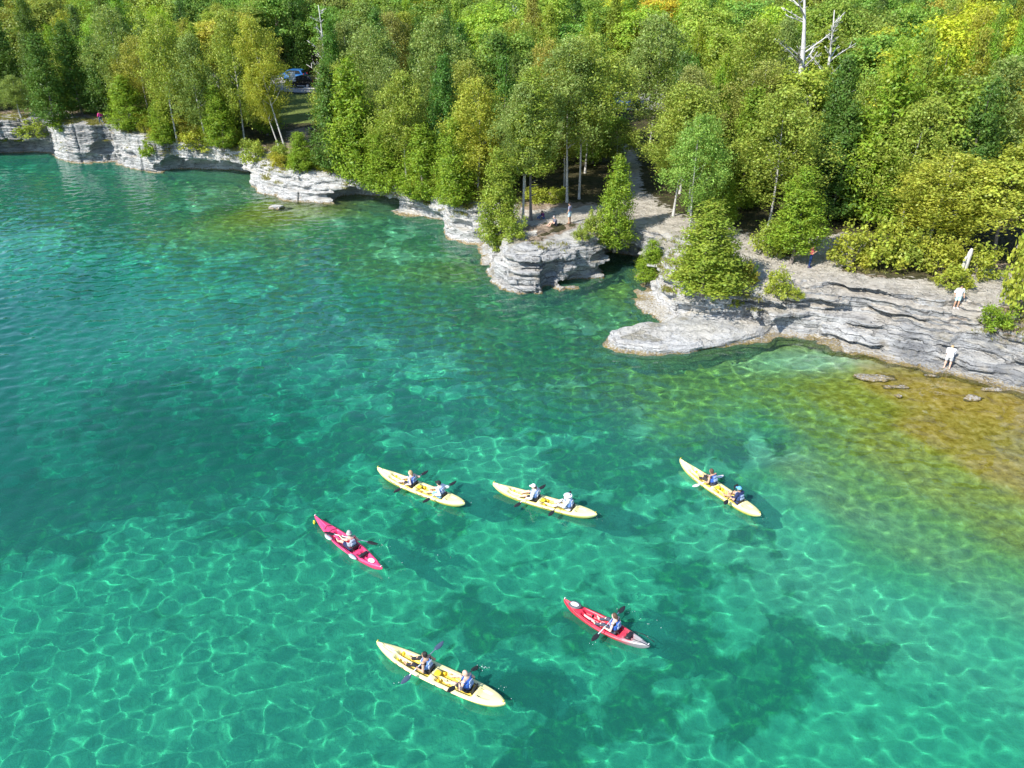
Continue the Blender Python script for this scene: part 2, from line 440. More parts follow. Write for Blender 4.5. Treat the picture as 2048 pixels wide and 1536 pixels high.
def grid_mesh(name, X, Y, Z, keep=None, smooth=True):
    h, w = X.shape
    i = (np.arange(h - 1)[:, None] * w + np.arange(w - 1)).ravel()
    F = np.stack([i, i + 1, i + 1 + w, i + w], 1)
    co = np.stack([X, Y, Z], -1).reshape(-1, 3)
    if keep is not None:
        F = F[keep.ravel()[F].all(1)]
        used = np.unique(F); rm = np.full(len(co), -1); rm[used] = np.arange(len(used)); co = co[used]; F = rm[F]
    return npmesh(name, co, F, smooth), co
def fan_grid(y0, y1, s0, s1, slope=.66, side=6.0):
    """rows whose spacing grows with distance"""
    ys = [y0]
    while ys[-1] < y1:
        t = (ys[-1] - y0) / (y1 - y0); ys.append(ys[-1] + s0 + (s1 - s0) * t)
    ys = np.array(ys, 'f'); n = int(2 * (slope * 24 + side) / s0)
    u = np.linspace(-1, 1, n, dtype='f')
    Yg = ys[:, None].repeat(n, 1)
    hw = side + slope * (.883 * Yg + 9.9)
    return u[None, :] * hw, Yg
# ---------------------------------------------------------------- land material
def land_material():
    m, n, l, b = mat('limestone_and_soil')
    geo = n.new('ShaderNodeNewGeometry'); sep = n.new('ShaderNodeSeparateXYZ'); l.new(geo.outputs['Position'], sep.inputs[0])
    nsep = n.new('ShaderNodeSeparateXYZ'); l.new(geo.outputs['True Normal'], nsep.inputs[0])
    v = coords(n, l); vs = coords(n, l, (.35, .35, 2.6)); vs2 = coords(n, l, (1, 1, 9)); vd = coords(n, l, (1.3, 1.3, .25))
    grey = attrn(n, 'grey')
    big = noise(n, l, v, .5, 5); strat = noise(n, l, vs, 1.6, 6, .6, .4); fine = noise(n, l, vs2, 1.3, 6, .7, .3); spk = noise(n, l, v, 7, 4, .7)
    drip = noise(n, l, vd, 2.2, 4, .6)
    white = ramp(n, [(.25, (.40, .395, .385)), (.48, (.60, .595, .58)), (.8, (.72, .71, .68))]); l.new(strat.outputs['Fac'], white.inputs[0])
    dark = ramp(n, [(.3, (.11, .115, .125)), (.5, (.23, .235, .24)), (.72, (.38, .38, .37))]); l.new(strat.outputs['Fac'], dark.inputs[0])
    gm = mathn(n, l, 'ADD', grey, mapr(n, l, big.outputs['Fac'], .35, .7, -.35, .4))
    c = mixc(n, l, mathn(n, l, 'MULTIPLY', mathn(n, l, 'MINIMUM', mathn(n, l, 'MAXIMUM', gm, 0), 1), .9), white.outputs[0], dark.outputs[0])
    # weathered dark blotches, rusty lichen
    c = mixc(n, l, mapr(n, l, spk.outputs['Fac'], .55, .75, 0, .45), c, (.16, .155, .15))
    c = mixc(n, l, mapr(n, l, drip.outputs['Fac'], .58, .74, 0, .4), c, (.22, .215, .21))
    c = mixc(n, l, mapr(n, l, fine.outputs['Fac'], .3, .42, .5, 0), c, (.12, .115, .11))
    vo = n.new('ShaderNodeTexVoronoi'); vo.feature = 'DISTANCE_TO_EDGE'; vo.inputs['Scale'].default_value = 1.5
    wv = n.new('ShaderNodeVectorMath'); wv.operation = 'ADD'; l.new(coords(n, l, (.55, .55, 2.0)), wv.inputs[0])
    sc_ = n.new('ShaderNodeVectorMath'); sc_.operation = 'SCALE'; sc_.inputs['Scale'].default_value = .35; l.new(spk.outputs['Color'], sc_.inputs[0]); l.new(sc_.outputs[0], wv.inputs[1])
    l.new(wv.outputs[0], vo.inputs['Vector'])
    crack = mathn(n, l, 'MULTIPLY', mapr(n, l, vo.outputs['Distance'], .012, .045, .6, 0), mapr(n, l, nsep.outputs[2], .75, .4))
    zz = mathn(n, l, 'FRACT', mathn(n, l, 'ADD', mathn(n, l, 'MULTIPLY', sep.outputs[2], 2.9), mathn(n, l, 'MULTIPLY', big.outputs['Fac'], 3.2)))
    ln = mathn(n, l, 'MULTIPLY', mapr(n, l, mathn(n, l, 'ABSOLUTE', mathn(n, l, 'SUBTRACT', zz, .5)), .03, .09, 1, 0), mapr(n, l, strat.outputs['Fac'], .42, .56))
    c = mixc(n, l, mathn(n, l, 'MULTIPLY', ln, mapr(n, l, grey, .1, .8, .08, .75)), c, (.05, .05, .055))
    z2 = mathn(n, l, 'FRACT', mathn(n, l, 'ADD', mathn(n, l, 'MULTIPLY', sep.outputs[2], 6.3), mathn(n, l, 'MULTIPLY', strat.outputs['Fac'], 2.2)))
    ln2 = mathn(n, l, 'MULTIPLY', mapr(n, l, mathn(n, l, 'ABSOLUTE', mathn(n, l, 'SUBTRACT', z2, .5)), .05, .14, 1, 0), mapr(n, l, spk.outputs['Fac'], .45, .62))
    c = mixc(n, l, mathn(n, l, 'MULTIPLY', ln2, mapr(n, l, grey, .1, .7, .08, .45)), c, (.09, .09, .09))
    flat = mapr(n, l, nsep.outputs[2], .7, .95)
    c = mixc(n, l, mathn(n, l, 'MULTIPLY', flat, mapr(n, l, strat.outputs['Fac'], .4, .6, .1, .6)), c, (.50, .465, .40))
    c = mixc(n, l, mathn(n, l, 'MULTIPLY', flat, mapr(n, l, big.outputs['Fac'], .56, .64, 0, .45)), c, (.30, .26, .16))
    c = mixc(n, l, crack, c, (.07, .07, .07))
    ochre = noise(n, l, v, .9, 4)
    c = mixc(n, l, mapr(n, l, ochre.outputs['Fac'], .56, .74, 0, .35), c, (.42, .33, .2))
    # ochre band at the waterline, algae below
    z = mathn(n, l, 'ADD', sep.outputs[2], mapr(n, l, spk.outputs['Fac'], .3, .7, -.13, .13))
    c = mixc(n, l, mapr(n, l, z, .17, .03, 0, .8), c, (.27, .19, .06))
    c = mixc(n, l, mapr(n, l, z, .02, -.12, 0, 1), c, mixc(n, l, mapr(n, l, spk.outputs['Fac'], .4, .65), mixc(n, l, mapr(n, l, sep.outputs[2], -1.2, -.4), (.10, .17, .06), (.20, .16, .03)), mixc(n, l, mapr(n, l, sep.outputs[2], -1.2, -.4), (.36, .40, .20), (.46, .39, .12))))
    # soil
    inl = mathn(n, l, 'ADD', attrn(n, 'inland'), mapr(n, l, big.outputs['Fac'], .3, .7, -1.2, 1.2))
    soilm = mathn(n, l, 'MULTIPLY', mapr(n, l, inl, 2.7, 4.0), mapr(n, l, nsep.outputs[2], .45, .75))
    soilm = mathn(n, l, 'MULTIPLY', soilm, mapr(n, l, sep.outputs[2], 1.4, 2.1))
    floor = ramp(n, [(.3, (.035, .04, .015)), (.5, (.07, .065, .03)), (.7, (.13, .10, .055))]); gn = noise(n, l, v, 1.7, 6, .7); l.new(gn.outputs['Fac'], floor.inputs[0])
    dirt = ramp(n, [(.3, (.22, .165, .12)), (.6, (.34, .265, .2)), (.8, (.44, .36, .29))]); l.new(gn.outputs['Fac'], dirt.inputs[0])
    path = ramp(n, [(.25, (.30, .265, .21)), (.5, (.46, .42, .36)), (.8, (.58, .55, .48))]); l.new(gn.outputs['Fac'], path.inputs[0])
    pm = mathn(n, l, 'ADD', attrn(n, 'path'), mapr(n, l, gn.outputs['Fac'], .35, .65, -.3, .3))
    dm = mathn(n, l, 'ADD', attrn(n, 'dirt'), mapr(n, l, gn.outputs['Fac'], .35, .65, -.3, .3))
    lm = mathn(n, l, 'ADD', attrn(n, 'lawn'), mapr(n, l, gn.outputs['Fac'], .35, .65, -.2, .2))
    dm = mathn(n, l, 'ADD', dm, mapr(n, l, attrn(n, 'inland'), 7.5, 5.0, 0, .6))
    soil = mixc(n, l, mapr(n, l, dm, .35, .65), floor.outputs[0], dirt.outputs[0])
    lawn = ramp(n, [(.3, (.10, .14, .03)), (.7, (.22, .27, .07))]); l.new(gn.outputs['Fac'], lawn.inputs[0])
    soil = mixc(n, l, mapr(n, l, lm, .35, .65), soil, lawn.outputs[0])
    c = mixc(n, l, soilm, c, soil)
    up = mapr(n, l, nsep.outputs[2], .6, .85)
    c = mixc(n, l, mathn(n, l, 'MULTIPLY', mathn(n, l, 'MULTIPLY', mapr(n, l, pm, .35, .6), up), mapr(n, l, sep.outputs[2], 1.2, 1.8)), c, path.outputs[0])
    l.new(c, b.inputs['Base Color'])
    b.inputs['Roughness'].default_value = .92; b.inputs['Specular IOR Level'].default_value = .15
    h = mathn(n, l, 'ADD', mathn(n, l, 'MULTIPLY', fine.outputs['Fac'], .7), mathn(n, l, 'ADD', mathn(n, l, 'MULTIPLY', spk.outputs['Fac'], .5), mathn(n, l, 'MULTIPLY', strat.outputs['Fac'], .8)))
    blk = n.new('ShaderNodeTexVoronoi'); blk.inputs['Scale'].default_value = 1.9; l.new(wv.outputs[0], blk.inputs['Vector'])
    bsep = n.new('ShaderNodeSeparateColor'); l.new(blk.outputs['Color'], bsep.inputs[0])
    h = mathn(n, l, 'ADD', h, mathn(n, l, 'MULTIPLY', bsep.outputs[0], .55))
    h = mathn(n, l, 'SUBTRACT', h, mathn(n, l, 'ADD', mathn(n, l, 'MULTIPLY', ln, .5), mathn(n, l, 'MULTIPLY', ln2, .3)))
    bp = n.new('ShaderNodeBump'); bp.inputs['Strength'].default_value = 1.0; bp.inputs['Distance'].default_value = .3
    l.new(h, bp.inputs['Height']); l.new(bp.outputs[0], b.inputs['Normal'])
    return m

LAND = land_material()
cliff_me = build_cliff()
cliff_me.shade_flat()
attr(cliff_me, 'lawn', np.zeros(len(cliff_me.vertices)))
cliff = link('cliff', cliff_me, LAND)
tag(cliff, kind='structure')
cliff.cycles.is_caustics_receiver = True

# ground inland: one sheet, finer near the shore
def build_ground():
    X, Y = fan_grid(38, 330, .55, 3.5, side=16)
    d = sdist(X, Y)
    H, R = shore_vals(X, Y)[:2]
    e = d - R
    Z = ground_h(X, Y, d, H) + .05 - 1.5 * sstep(2.6, .9, e)
    me, co = grid_mesh('ground', X, Y, Z, keep=e > .6)
    x, y = co[:, 0], co[:, 1]
    attr(me, 'grey', np.full(len(co), .3)); attr(me, 'path', mask_of(x, y, _pp)); attr(me, 'dirt', mask_of(x, y, _dd))
    attr(me, 'inland', np.full(len(co), 8.))
    attr(me, 'lawn', mask_of(x, y, [(np.array([at(595, 215, 4.7)[:2], at(612, 205, 4.7)[:2]], 'f'), 7.), (np.array([at(1240, 296, 4.5)[:2], at(1300, 292, 4.5)[:2]], 'f'), 1.5)]))
    return me
ground = tag(link('ground', build_ground(), LAND), kind='structure')

# lake bed
def bed_material():
    m, n, l, b = mat('lake_bed')
    v = coords(n, l)
    a = noise(n, l, v, .35, 5, .6, .6); f = noise(n, l, v, 2.4, 5, .65, .3); g = noise(n, l, v, .9, 4)
    sand = ramp(n, [(.3, (.36, .38, .22)), (.6, (.54, .54, .34)), (.8, (.66, .64, .42))]); l.new(f.outputs['Fac'], sand.inputs[0])
    weed = ramp(n, [(.35, (.02, .06, .012)), (.52, (.05, .13, .022)), (.68, (.20, .30, .06))]); l.new(f.outputs['Fac'], weed.inputs[0])
    wm = mathn(n, l, 'ADD', attrn(n, 'weed'), mapr(n, l, a.outputs['Fac'], .3, .7, -.42, .42))
    wm = mathn(n, l, 'ADD', wm, mapr(n, l, g.outputs['Fac'], .3, .7, -.25, .25))
    c = mixc(n, l, mapr(n, l, wm, .3, .75), sand.outputs[0], weed.outputs[0])
    sh = ramp(n, [(.3, (.17, .145, .015)), (.5, (.33, .28, .04)), (.62, (.46, .40, .08)), (.78, (.6, .55, .25))]); l.new(f.outputs['Fac'], sh.inputs[0])
    tan = ramp(n, [(.3, (.18, .12, .015)), (.5, (.37, .27, .05)), (.66, (.52, .38, .12)), (.8, (.7, .62, .45))]); l.new(f.outputs['Fac'], tan.inputs[0])
    c = mixc(n, l, attrn(n, 'gold'), c, mixc(n, l, attrn(n, 'inner'), sh.outputs[0], tan.outputs[0]))
    c = mixc(n, l, mathn(n, l, 'MULTIPLY', mapr(n, l, attrn(n, 'stone'), .45, .9), .55), c, (.42, .42, .22))
    l.new(c, b.inputs['Base Color']); b.inputs['Roughness'].default_value = .95; b.inputs['Specular IOR Level'].default_value = 0
    bp = n.new('ShaderNodeBump'); bp.inputs['Distance'].default_value = .3; bp.inputs['Strength'].default_value = .6
    l.new(f.outputs['Fac'], bp.inputs['Height']); l.new(bp.outputs[0], b.inputs['Normal'])
    return m
def build_bed():
    X, Y = fan_grid(8, 112, .17, .4, side=9)
    dep = bed_depth(X, Y)
    deep = sstep(.6, 2., dep)
    Z = -dep + deep * .35 * fbm(X * .3, Y * .3) + .12 * (.25 + .75 * deep) * fbm(X * .9, Y * .9)
    # drowned boulders and weed-grown rock in the dark patches, broken slabs on the shallow shelf
    cm = np.zeros(X.shape, 'f')
    for px, py, r, s_ in _wd: cm = np.maximum(cm, s_ * np.exp(-(((X - px) / r) ** 2 + ((Y - py) / r) ** 2)))
    cm = np.maximum(cm, .8 * sstep(14, 3, -sdist(X, Y)) * (X < 12))
    rv, rb = cellnoise(X * .75, Y * .75, 11); rv2, rb2 = cellnoise(X * 2.0, Y * 2.0, 14); sv, sb = cellnoise(X * .45 + .2 * vnoise(X, Y), Y * .45, 17)
    rocky = np.clip(cm * 1.6 - .35 + .35 * vnoise(X * .5, Y * .5), 0, 1) * deep
    Z = Z + rocky * (sstep(0, .35, rb) * rv * .75 + sstep(0, .3, rb2) * rv2 * .22)
    Z = Z + (1 - deep) * (.16 * (sv - .5) - .08 * (sb < .05))
    me, co = grid_mesh('lake_bed', X, Y, np.minimum(Z, -.09 + .05 * fbm(X * .8, Y * .8)))
    x, y = co[:, 0], co[:, 1]
    attr(me, 'stone', (rv * .6 + rv2 * .4).ravel() * rocky.ravel() + .55 * (1 - deep).ravel() * sv.ravel())
    wd = np.zeros(len(co), 'f')
    for px, py, r, s in _wd: wd = np.maximum(wd, s * np.exp(-(((x - px) / r) ** 2 + ((y - py) / r) ** 2) ** 1.3))
    attr(me, 'inner', sstep(.62, .38, dep.ravel() + .12 * fbm(x * .7, y * .7)))
    dsh = -sdist(x, y)
    pale = np.exp(-(((x - at(1640, 712)[0]) / 4.2) ** 2 + ((y - at(1640, 712)[1] - .3) / 1.6) ** 2))
    wd = np.maximum(wd * 1.1, 1.0 * sstep(30, 8, dsh) * (x < 12) * np.clip(.85 + .7 * fbm(x * .2, y * .2), 0, 1.1))
    attr(me, 'weed', np.clip(wd, 0, 1.1) * (1 - pale))
    attr(me, 'gold', sstep(3.1, 1.5, dep.ravel() + .6 * fbm(x * .35, y * .35)) * sstep(4., 9, x) + sstep(3.0, 1.2, dep.ravel() + 1.2 * fbm(x * .3, y * .3)) * (x < 4) * .7 - 1.3 * pale)
    return me
bed = tag(link('lake_bed', build_bed(), bed_material()), kind='structure')
bed.cycles.is_caustics_receiver = True

def build_water():
    X, Y = fan_grid(11, 112, .1, .26, side=7)
    Z = wave_h(X, Y)
    h, w = X.shape
    i = (np.arange(h - 1)[:, None] * w + np.arange(w - 1)).ravel()
    F = [np.stack([i, i + 1, i + 1 + w, i + w], 1)]
    top = np.stack([X, Y, Z], -1).reshape(-1, 3)
    idx = np.arange(h * w).reshape(h, w)
    per = np.concatenate([idx[0, :], idx[1:, -1], idx[-1, -2::-1], idx[-2:0:-1, 0]])
    bot = top[per].copy(); bot[:, 2] = -9
    nb = np.arange(len(per)) + len(top); nx_ = np.roll(nb, -1); pn = np.roll(per, -1)
    F.append(np.stack([per, nb, nx_, pn], 1))
    cen = len(top) + len(per)
    co = np.concatenate([top, bot, [[0, 60, -9]]])
    me = bpy.data.meshes.new('water')
    bm_f = np.concatenate(F)
    tri = np.stack([nb, np.full(len(nb), cen), nx_], 1)
    loops = np.concatenate([bm_f.ravel(), tri.ravel()]); st = np.concatenate([np.arange(len(bm_f)) * 4, len(bm_f) * 4 + np.arange(len(tri)) * 3])
    me.vertices.add(len(co)); me.vertices.foreach_set('co', co.astype('f').ravel())
    me.loops.add(len(loops)); me.loops.foreach_set('vertex_index', loops.astype('i4'))
    me.polygons.add(len(st)); me.polygons.foreach_set('loop_start', st.astype('i4'))
    attr(me, 'depth', np.concatenate([np.clip(bed_depth(top[:, 0], top[:, 1]), 0, 6), np.full(len(per) + 1, 4.)]))
    sm = np.zeros(len(st), bool); sm[:len(F[0])] = True
    me.update(calc_edges=True); me.shade_smooth(); me.polygons.foreach_set('use_smooth', sm)
    return me
def water_material():
    m, n, l, b = mat('water')
    b.inputs['Base Color'].default_value = (1, 1, 1, 1)
    b.inputs['Roughness'].default_value = 0.0; b.inputs['IOR'].default_value = 1.333; b.inputs['Transmission Weight'].default_value = 1
    # the water's own transmittance: what is left of the light after the way down and up through its depth
    dp = attrn(n, 'depth'); comb = n.new('ShaderNodeCombineColor')
    for k, s in enumerate((.70, .142, .208)):
        l.new(mathn(n, l, 'EXPONENT', mathn(n, l, 'MULTIPLY', dp, -s)), comb.inputs[k])
    l.new(comb.outputs[0], b.inputs['Base Color'])
    l.new(mapr(n, l, dp, .3, 4.5, 1.0, .86), b.inputs['Transmission Weight'])
    return m
water = tag(link('water', build_water(), water_material()), kind='structure')
water.cycles.is_caustics_caster = True
# ================================================================ TREES
def leaf_material(name, rough_var=.24):
    m, n, l, b = mat(name)
    oi = n.new('ShaderNodeObjectInfo'); geo = n.new('ShaderNodeNewGeometry')
    v = coords(n, l)
    ns = noise(n, l, v, 1.1, 3, .6)
    hsv = n.new('ShaderNodeHueSaturation'); l.new(oi.outputs['Color'], hsv.inputs['Color'])
    l.new(mathn(n, l, 'ADD', mapr(n, l, geo.outputs['Random Per Island'], 0, 1, -.012, .016), mapr(n, l, ns.outputs['Fac'], .3, .7, .512, .492)), hsv.inputs['Hue'])
    l.new(mathn(n, l, 'MULTIPLY', mapr(n, l, geo.outputs['Random Per Island'], 0, 1, 1 - rough_var, 1 + rough_var), mapr(n, l, ns.outputs['Fac'], .3, .7, .8, 1.25)), hsv.inputs['Value'])
    n.remove(b)
    d = n.new('ShaderNodeBsdfDiffuse'); t = n.new('ShaderNodeBsdfTranslucent'); g = n.new('ShaderNodeBsdfGlossy')
    g.inputs['Roughness'].default_value = .45; g.inputs['Color'].default_value = (.9, .95, 1, 1)
    l.new(hsv.outputs[0], d.inputs[0])
    l.new(mixc(n, l, 1.0, hsv.outputs[0], (1.15, 1.1, .55), 'MULTIPLY'), t.inputs[0])
    m1 = n.new('ShaderNodeMixShader'); m1.inputs[0].default_value = .42; l.new(d.outputs[0], m1.inputs[1]); l.new(t.outputs[0], m1.inputs[2])
    m2 = n.new('ShaderNodeMixShader'); m2.inputs[0].default_value = .012; l.new(m1.outputs[0], m2.inputs[1]); l.new(g.outputs[0], m2.inputs[2])
    l.new(m2.outputs[0], n['Material Output'].inputs[0])
    return m
LEAF = leaf_material('foliage')
def bark_material(name, lo, hi, bands=False):
    m, n, l, b = mat(name)
    v = coords(n, l, (3, 3, .8)); t = noise(n, l, v, 2.5, 5, .65)
    r = ramp(n, [(.3, lo), (.65, hi)]); l.new(t.outputs['Fac'], r.inputs[0]); c = r.outputs[0]
    if bands:
        v2 = coords(n, l, (2, 2, 5)); t2 = noise(n, l, v2, 1.6, 3, .7)
        c = mixc(n, l, mapr(n, l, t2.outputs['Fac'], .58, .66), c, (.05, .045, .04))
    l.new(c, b.inputs['Base Color']); b.inputs['Roughness'].default_value = .9; b.inputs['Specular IOR Level'].default_value = .1
    bp = n.new('ShaderNodeBump'); bp.inputs['Distance'].default_value = .05; l.new(t.outputs['Fac'], bp.inputs['Height']); l.new(bp.outputs[0], b.inputs['Normal'])
    return m
BARK_BIRCH = bark_material('birch_bark', (.30, .29, .27), (.56, .54, .51), True)
BARK_CEDAR = bark_material('cedar_bark', (.12, .10, .085), (.27, .24, .21))
BARK_DEAD = bark_material('weathered_dead_wood', (.34, .33, .31), (.62, .60, .57))

def cards(P, N, U, L, Wd):
    """diamond leaf cards: centres P, long axis U, normal N"""
    V = np.cross(N, U); V /= np.linalg.norm(V, axis=1)[:, None] + 1e-9
    L = L[:, None]; Wd = Wd[:, None]
    co = np.stack([P - U * L * .5, P + V * Wd * .5 + N * Wd * .12, P + U * L * .5, P - V * Wd * .5 + N * Wd * .12], 1).reshape(-1, 3)
    return co, np.arange(len(P) * 4).reshape(-1, 4)
def unit(a): return a / (np.linalg.norm(a, axis=-1, keepdims=True) + 1e-9)
def crown_mesh(kind, seed):
    r = np.random.RandomState(seed)
    if kind == 'cedar':      # height 1..10 m, radius about 1.7, narrow and ragged
        h = 10.; ns, per = 340, 44
        t = r.beta(1.1, 1.45, ns); a = r.uniform(0, 2 * np.pi, ns)
        lump = 1 + .42 * vnoise(np.cos(a) * 1.6 + seed, np.sin(a) * 1.6 + seed * 3, t * 6) + .12 * r.randn(ns)
        rad = 1.75 * np.clip(1 - t, 0, 1) ** .72 * np.clip(t * 6 + .45, 0, 1) * lump
        q = r.uniform(.45, 1., ns) ** .6
        c = np.stack([np.cos(a) * rad * q, np.sin(a) * rad * q, .5 + t * (h - .7)], 1)
        out = unit(np.stack([np.cos(a), np.sin(a), r.uniform(.1, .9, ns)], 1))
        ci = np.repeat(np.arange(ns), per); k = len(ci)
        loc = r.randn(k, 3) * [.17, .17, .22] + out[ci] * r.uniform(-.45, .5, k)[:, None]
        P = c[ci] + loc
        U = unit(out[ci] + .55 * r.randn(k, 3) + [0, 0, .35]); O = unit(P - c[ci] + out[ci] * .15 + 1e-3); N = unit(O + .55 * r.randn(k, 3)); U = unit(U - N * (U * N).sum(1)[:, None])
        co, F = cards(P, N, U, r.uniform(.12, .27, k), r.uniform(.065, .13, k))
    elif kind == 'birch':    # open, irregular, hanging sprays
        h = 10.; ns, per = 230, 66
        t = r.beta(1.7, 1.5, ns); a = r.uniform(0, 2 * np.pi, ns)
        lump = 1 + .75 * vnoise(np.cos(a) * 1.5 + seed, np.sin(a) * 1.3 + seed * 3, t * 4) + .1 * r.randn(ns)
        rad = 2.3 * np.sin(np.pi * np.clip(t * .80 + .17, 0, 1)) ** .8 * lump
        q = r.uniform(.2, 1., ns) ** .55
        c = np.stack([np.cos(a) * rad * q, np.sin(a) * rad * q, 2.2 + t * (h - 2.3)], 1)
        ci = np.repeat(np.arange(ns), per); k = len(ci)
        sz = r.uniform(.65, 1.25, ns)[ci][:, None]
        P = c[ci] + r.randn(k, 3) * [.24, .24, .16] * sz; P[:, 2] -= np.abs(r.randn(k)) * .42 * sz[:, 0]
        U = unit(r.randn(k, 3) * .7 + [0, 0, -.8]); N = unit(r.randn(k, 3) * .55 + unit(P - c[ci]) + unit(P - [0, 0, 5.5]) * .4); U = unit(U - N * (U * N).sum(1)[:, None])
        co, F = cards(P, N, U, r.uniform(.10, .20, k), r.uniform(.07, .13, k))
    elif kind == 'maple':    # broad, in flattened tiers
        h = 10.; ns, per = 120, 95
        z = r.uniform(-.55, 1, ns); a = r.uniform(0, 2 * np.pi, ns)
        s = np.sqrt(np.clip(1 - (z * .92) ** 2, 0, 1))
        lump = 1 + .35 * vnoise(np.cos(a) * 1.5 + seed, np.sin(a) * 1.5 + seed, z * 2.5) + .07 * r.randn(ns)
        q = r.uniform(.5, 1, ns) ** .5
        c = np.stack([np.cos(a) * s * 3.0 * lump * q, np.sin(a) * s * 3.0 * lump * q, 6.0 + z * 3.7 * lump], 1)
        ci = np.repeat(np.arange(ns), per); k = len(ci)
        sz = r.uniform(.7, 1.3, ns)[ci][:, None]
        P = c[ci] + r.randn(k, 3) * [.48, .48, .2] * sz
        N = unit(r.randn(k, 3) * .5 + [0, 0, .7] + unit(P - c[ci]) * .6 + unit(P - [0, 0, 6]) * .4); U = unit(np.cross(N, r.randn(k, 3)))
        co, F = cards(P, N, U, r.uniform(.15, .28, k), r.uniform(.13, .24, k))
    else:                    # shrub, about 1 m high and 1.2 m wide
        ns, per = 46, 44
        z = r.uniform(0, 1, ns); a = r.uniform(0, 2 * np.pi, ns)
        s = np.sqrt(np.clip(1 - z ** 2 * .9, 0, 1)); q = r.uniform(.4, 1, ns) ** .6
        lump = 1 + .3 * r.randn(ns) * .6
        c = np.stack([np.cos(a) * s * .6 * lump * q, np.sin(a) * s * .6 * lump * q, .1 + z * .85 * lump], 1)
        ci = np.repeat(np.arange(ns), per); k = len(ci)
        P = c[ci] + r.randn(k, 3) * .085
        P[:, 2] = np.abs(P[:, 2])
        N = unit(r.randn(k, 3) * .8 + [0, 0, .8]); U = unit(np.cross(N, r.randn(k, 3)) + [0, 0, .3])
        co, F = cards(P, N, U, r.uniform(.06, .12, k), r.uniform(.04, .09, k))
    return npmesh(kind + '_crown', co, F)
def trunk_mesh(kind, seed):
    r = random.Random(seed); bm = bmesh.new()
    if kind == 'shrub':
        for k in range(6):
            a = r.uniform(0, 6.28); tube(bm, [(0, 0, -.1), (.12 * math.cos(a), .12 * math.sin(a), .3), (.3 * math.cos(a), .3 * math.sin(a), .75)], [.02, .014, .006], 5)
        return bm_mesh('shrub_stems', bm, True)
    if kind == 'dead':
        top = 9.5; lean = r.uniform(-.6, .6)
        f = lambda t: Vector((lean * t + .12 * math.sin(t * 5 + seed), .3 * t * math.sin(seed) + .1 * math.cos(t * 4), top * t))
        tube(bm, [f(i / 9) - Vector((0, 0, .5 if i == 0 else 0)) for i in range(10)], [.17 * (1 - .88 * i / 9) for i in range(10)], 8)
        for k in range(17):
            t = r.uniform(.25, .97); p = f(t); a = r.uniform(0, 6.28); L = r.uniform(.9, 2.6) * (1.15 - t)
            up = r.uniform(.5, 1.3)
            q = [p]
            for s in range(1, 5):
                a += r.uniform(-.3, .3)
                q.append(q[-1] + Vector((math.cos(a), math.sin(a), up)) * L * .3)
            tube(bm, q, [.06 * (1.2 - t) * (1 - .21 * s) + .008 for s in range(5)], 6)
            for s in (1, 2, 3):
                for w in range(2):
                    b = a + r.uniform(-1.3, 1.3); e = q[s] + Vector((math.cos(b), math.sin(b), r.uniform(.3, 1.2))) * L * .28
                    tube(bm, [q[s], (q[s] + e) / 2 + Vector((0, 0, -.04)), e], [.02, .014, .006], 4)
        return bm_mesh('dead_trunk', bm, True)
    rad = {'cedar': .15, 'birch': .13, 'maple': .2}[kind]; top = {'cedar': 9.4, 'birch': 9.2, 'maple': 8.0}[kind]
    ph = r.uniform(0, 6)
    f = lambda t: Vector((.18 * math.sin(t * 3 + ph) - .18 * math.sin(ph), .16 * math.sin(t * 4 + ph * 2) - .16 * math.sin(ph * 2), top * t))
    pts = [Vector((0, 0, -.3)), Vector((0, 0, .0))] + [f(i / 8) for i in range(1, 9)]
    tube(bm, pts, [rad * 1.7, rad * 1.35] + [rad * (1 - .85 * i / 8) for i in range(1, 9)], 8)
    nl = {'cedar': 16, 'birch': 15, 'maple': 12}[kind]
    for k in range(nl):
        t = r.uniform(.18 if kind == 'cedar' else .36, .92); p = f(t); a = r.uniform(0, 6.28)
        L = {'cedar': 1.2 * (1.15 - t), 'birch': 1.9 * (1.3 - t), 'maple': 2.6 * (1.25 - t)}[kind]; up = .35 if kind == 'cedar' else r.uniform(.5, 1.1)
        m1 = p + Vector((math.cos(a), math.sin(a), up * .6)) * L * .5; e = m1 + Vector((math.cos(a + .3), math.sin(a + .3), up)) * L * .5
        tube(bm, [p, m1, e], [rad * .42 * (1.1 - t), rad * .25 * (1.1 - t), .01], 5)
    return bm_mesh(kind + '_trunk', bm, True)
NV = {'cedar': 6, 'birch': 5, 'maple': 4, 'shrub': 3, 'dead': 3}
CROWN = {k: [crown_mesh(k, 17 * i + 5) for i in range(NV[k])] for k in ('cedar', 'birch', 'maple', 'shrub')}
TRUNK = {k: [trunk_mesh(k, 31 * i + 2) for i in range(NV[k])] for k in NV}
for k in CROWN:
    for me in CROWN[k]: me.materials.append(LEAF)
for k in TRUNK:
    for me in TRUNK[k]: me.materials.append({'cedar': BARK_CEDAR, 'birch': BARK_BIRCH, 'maple': BARK_CEDAR, 'shrub': BARK_CEDAR, 'dead': BARK_DEAD}[k])

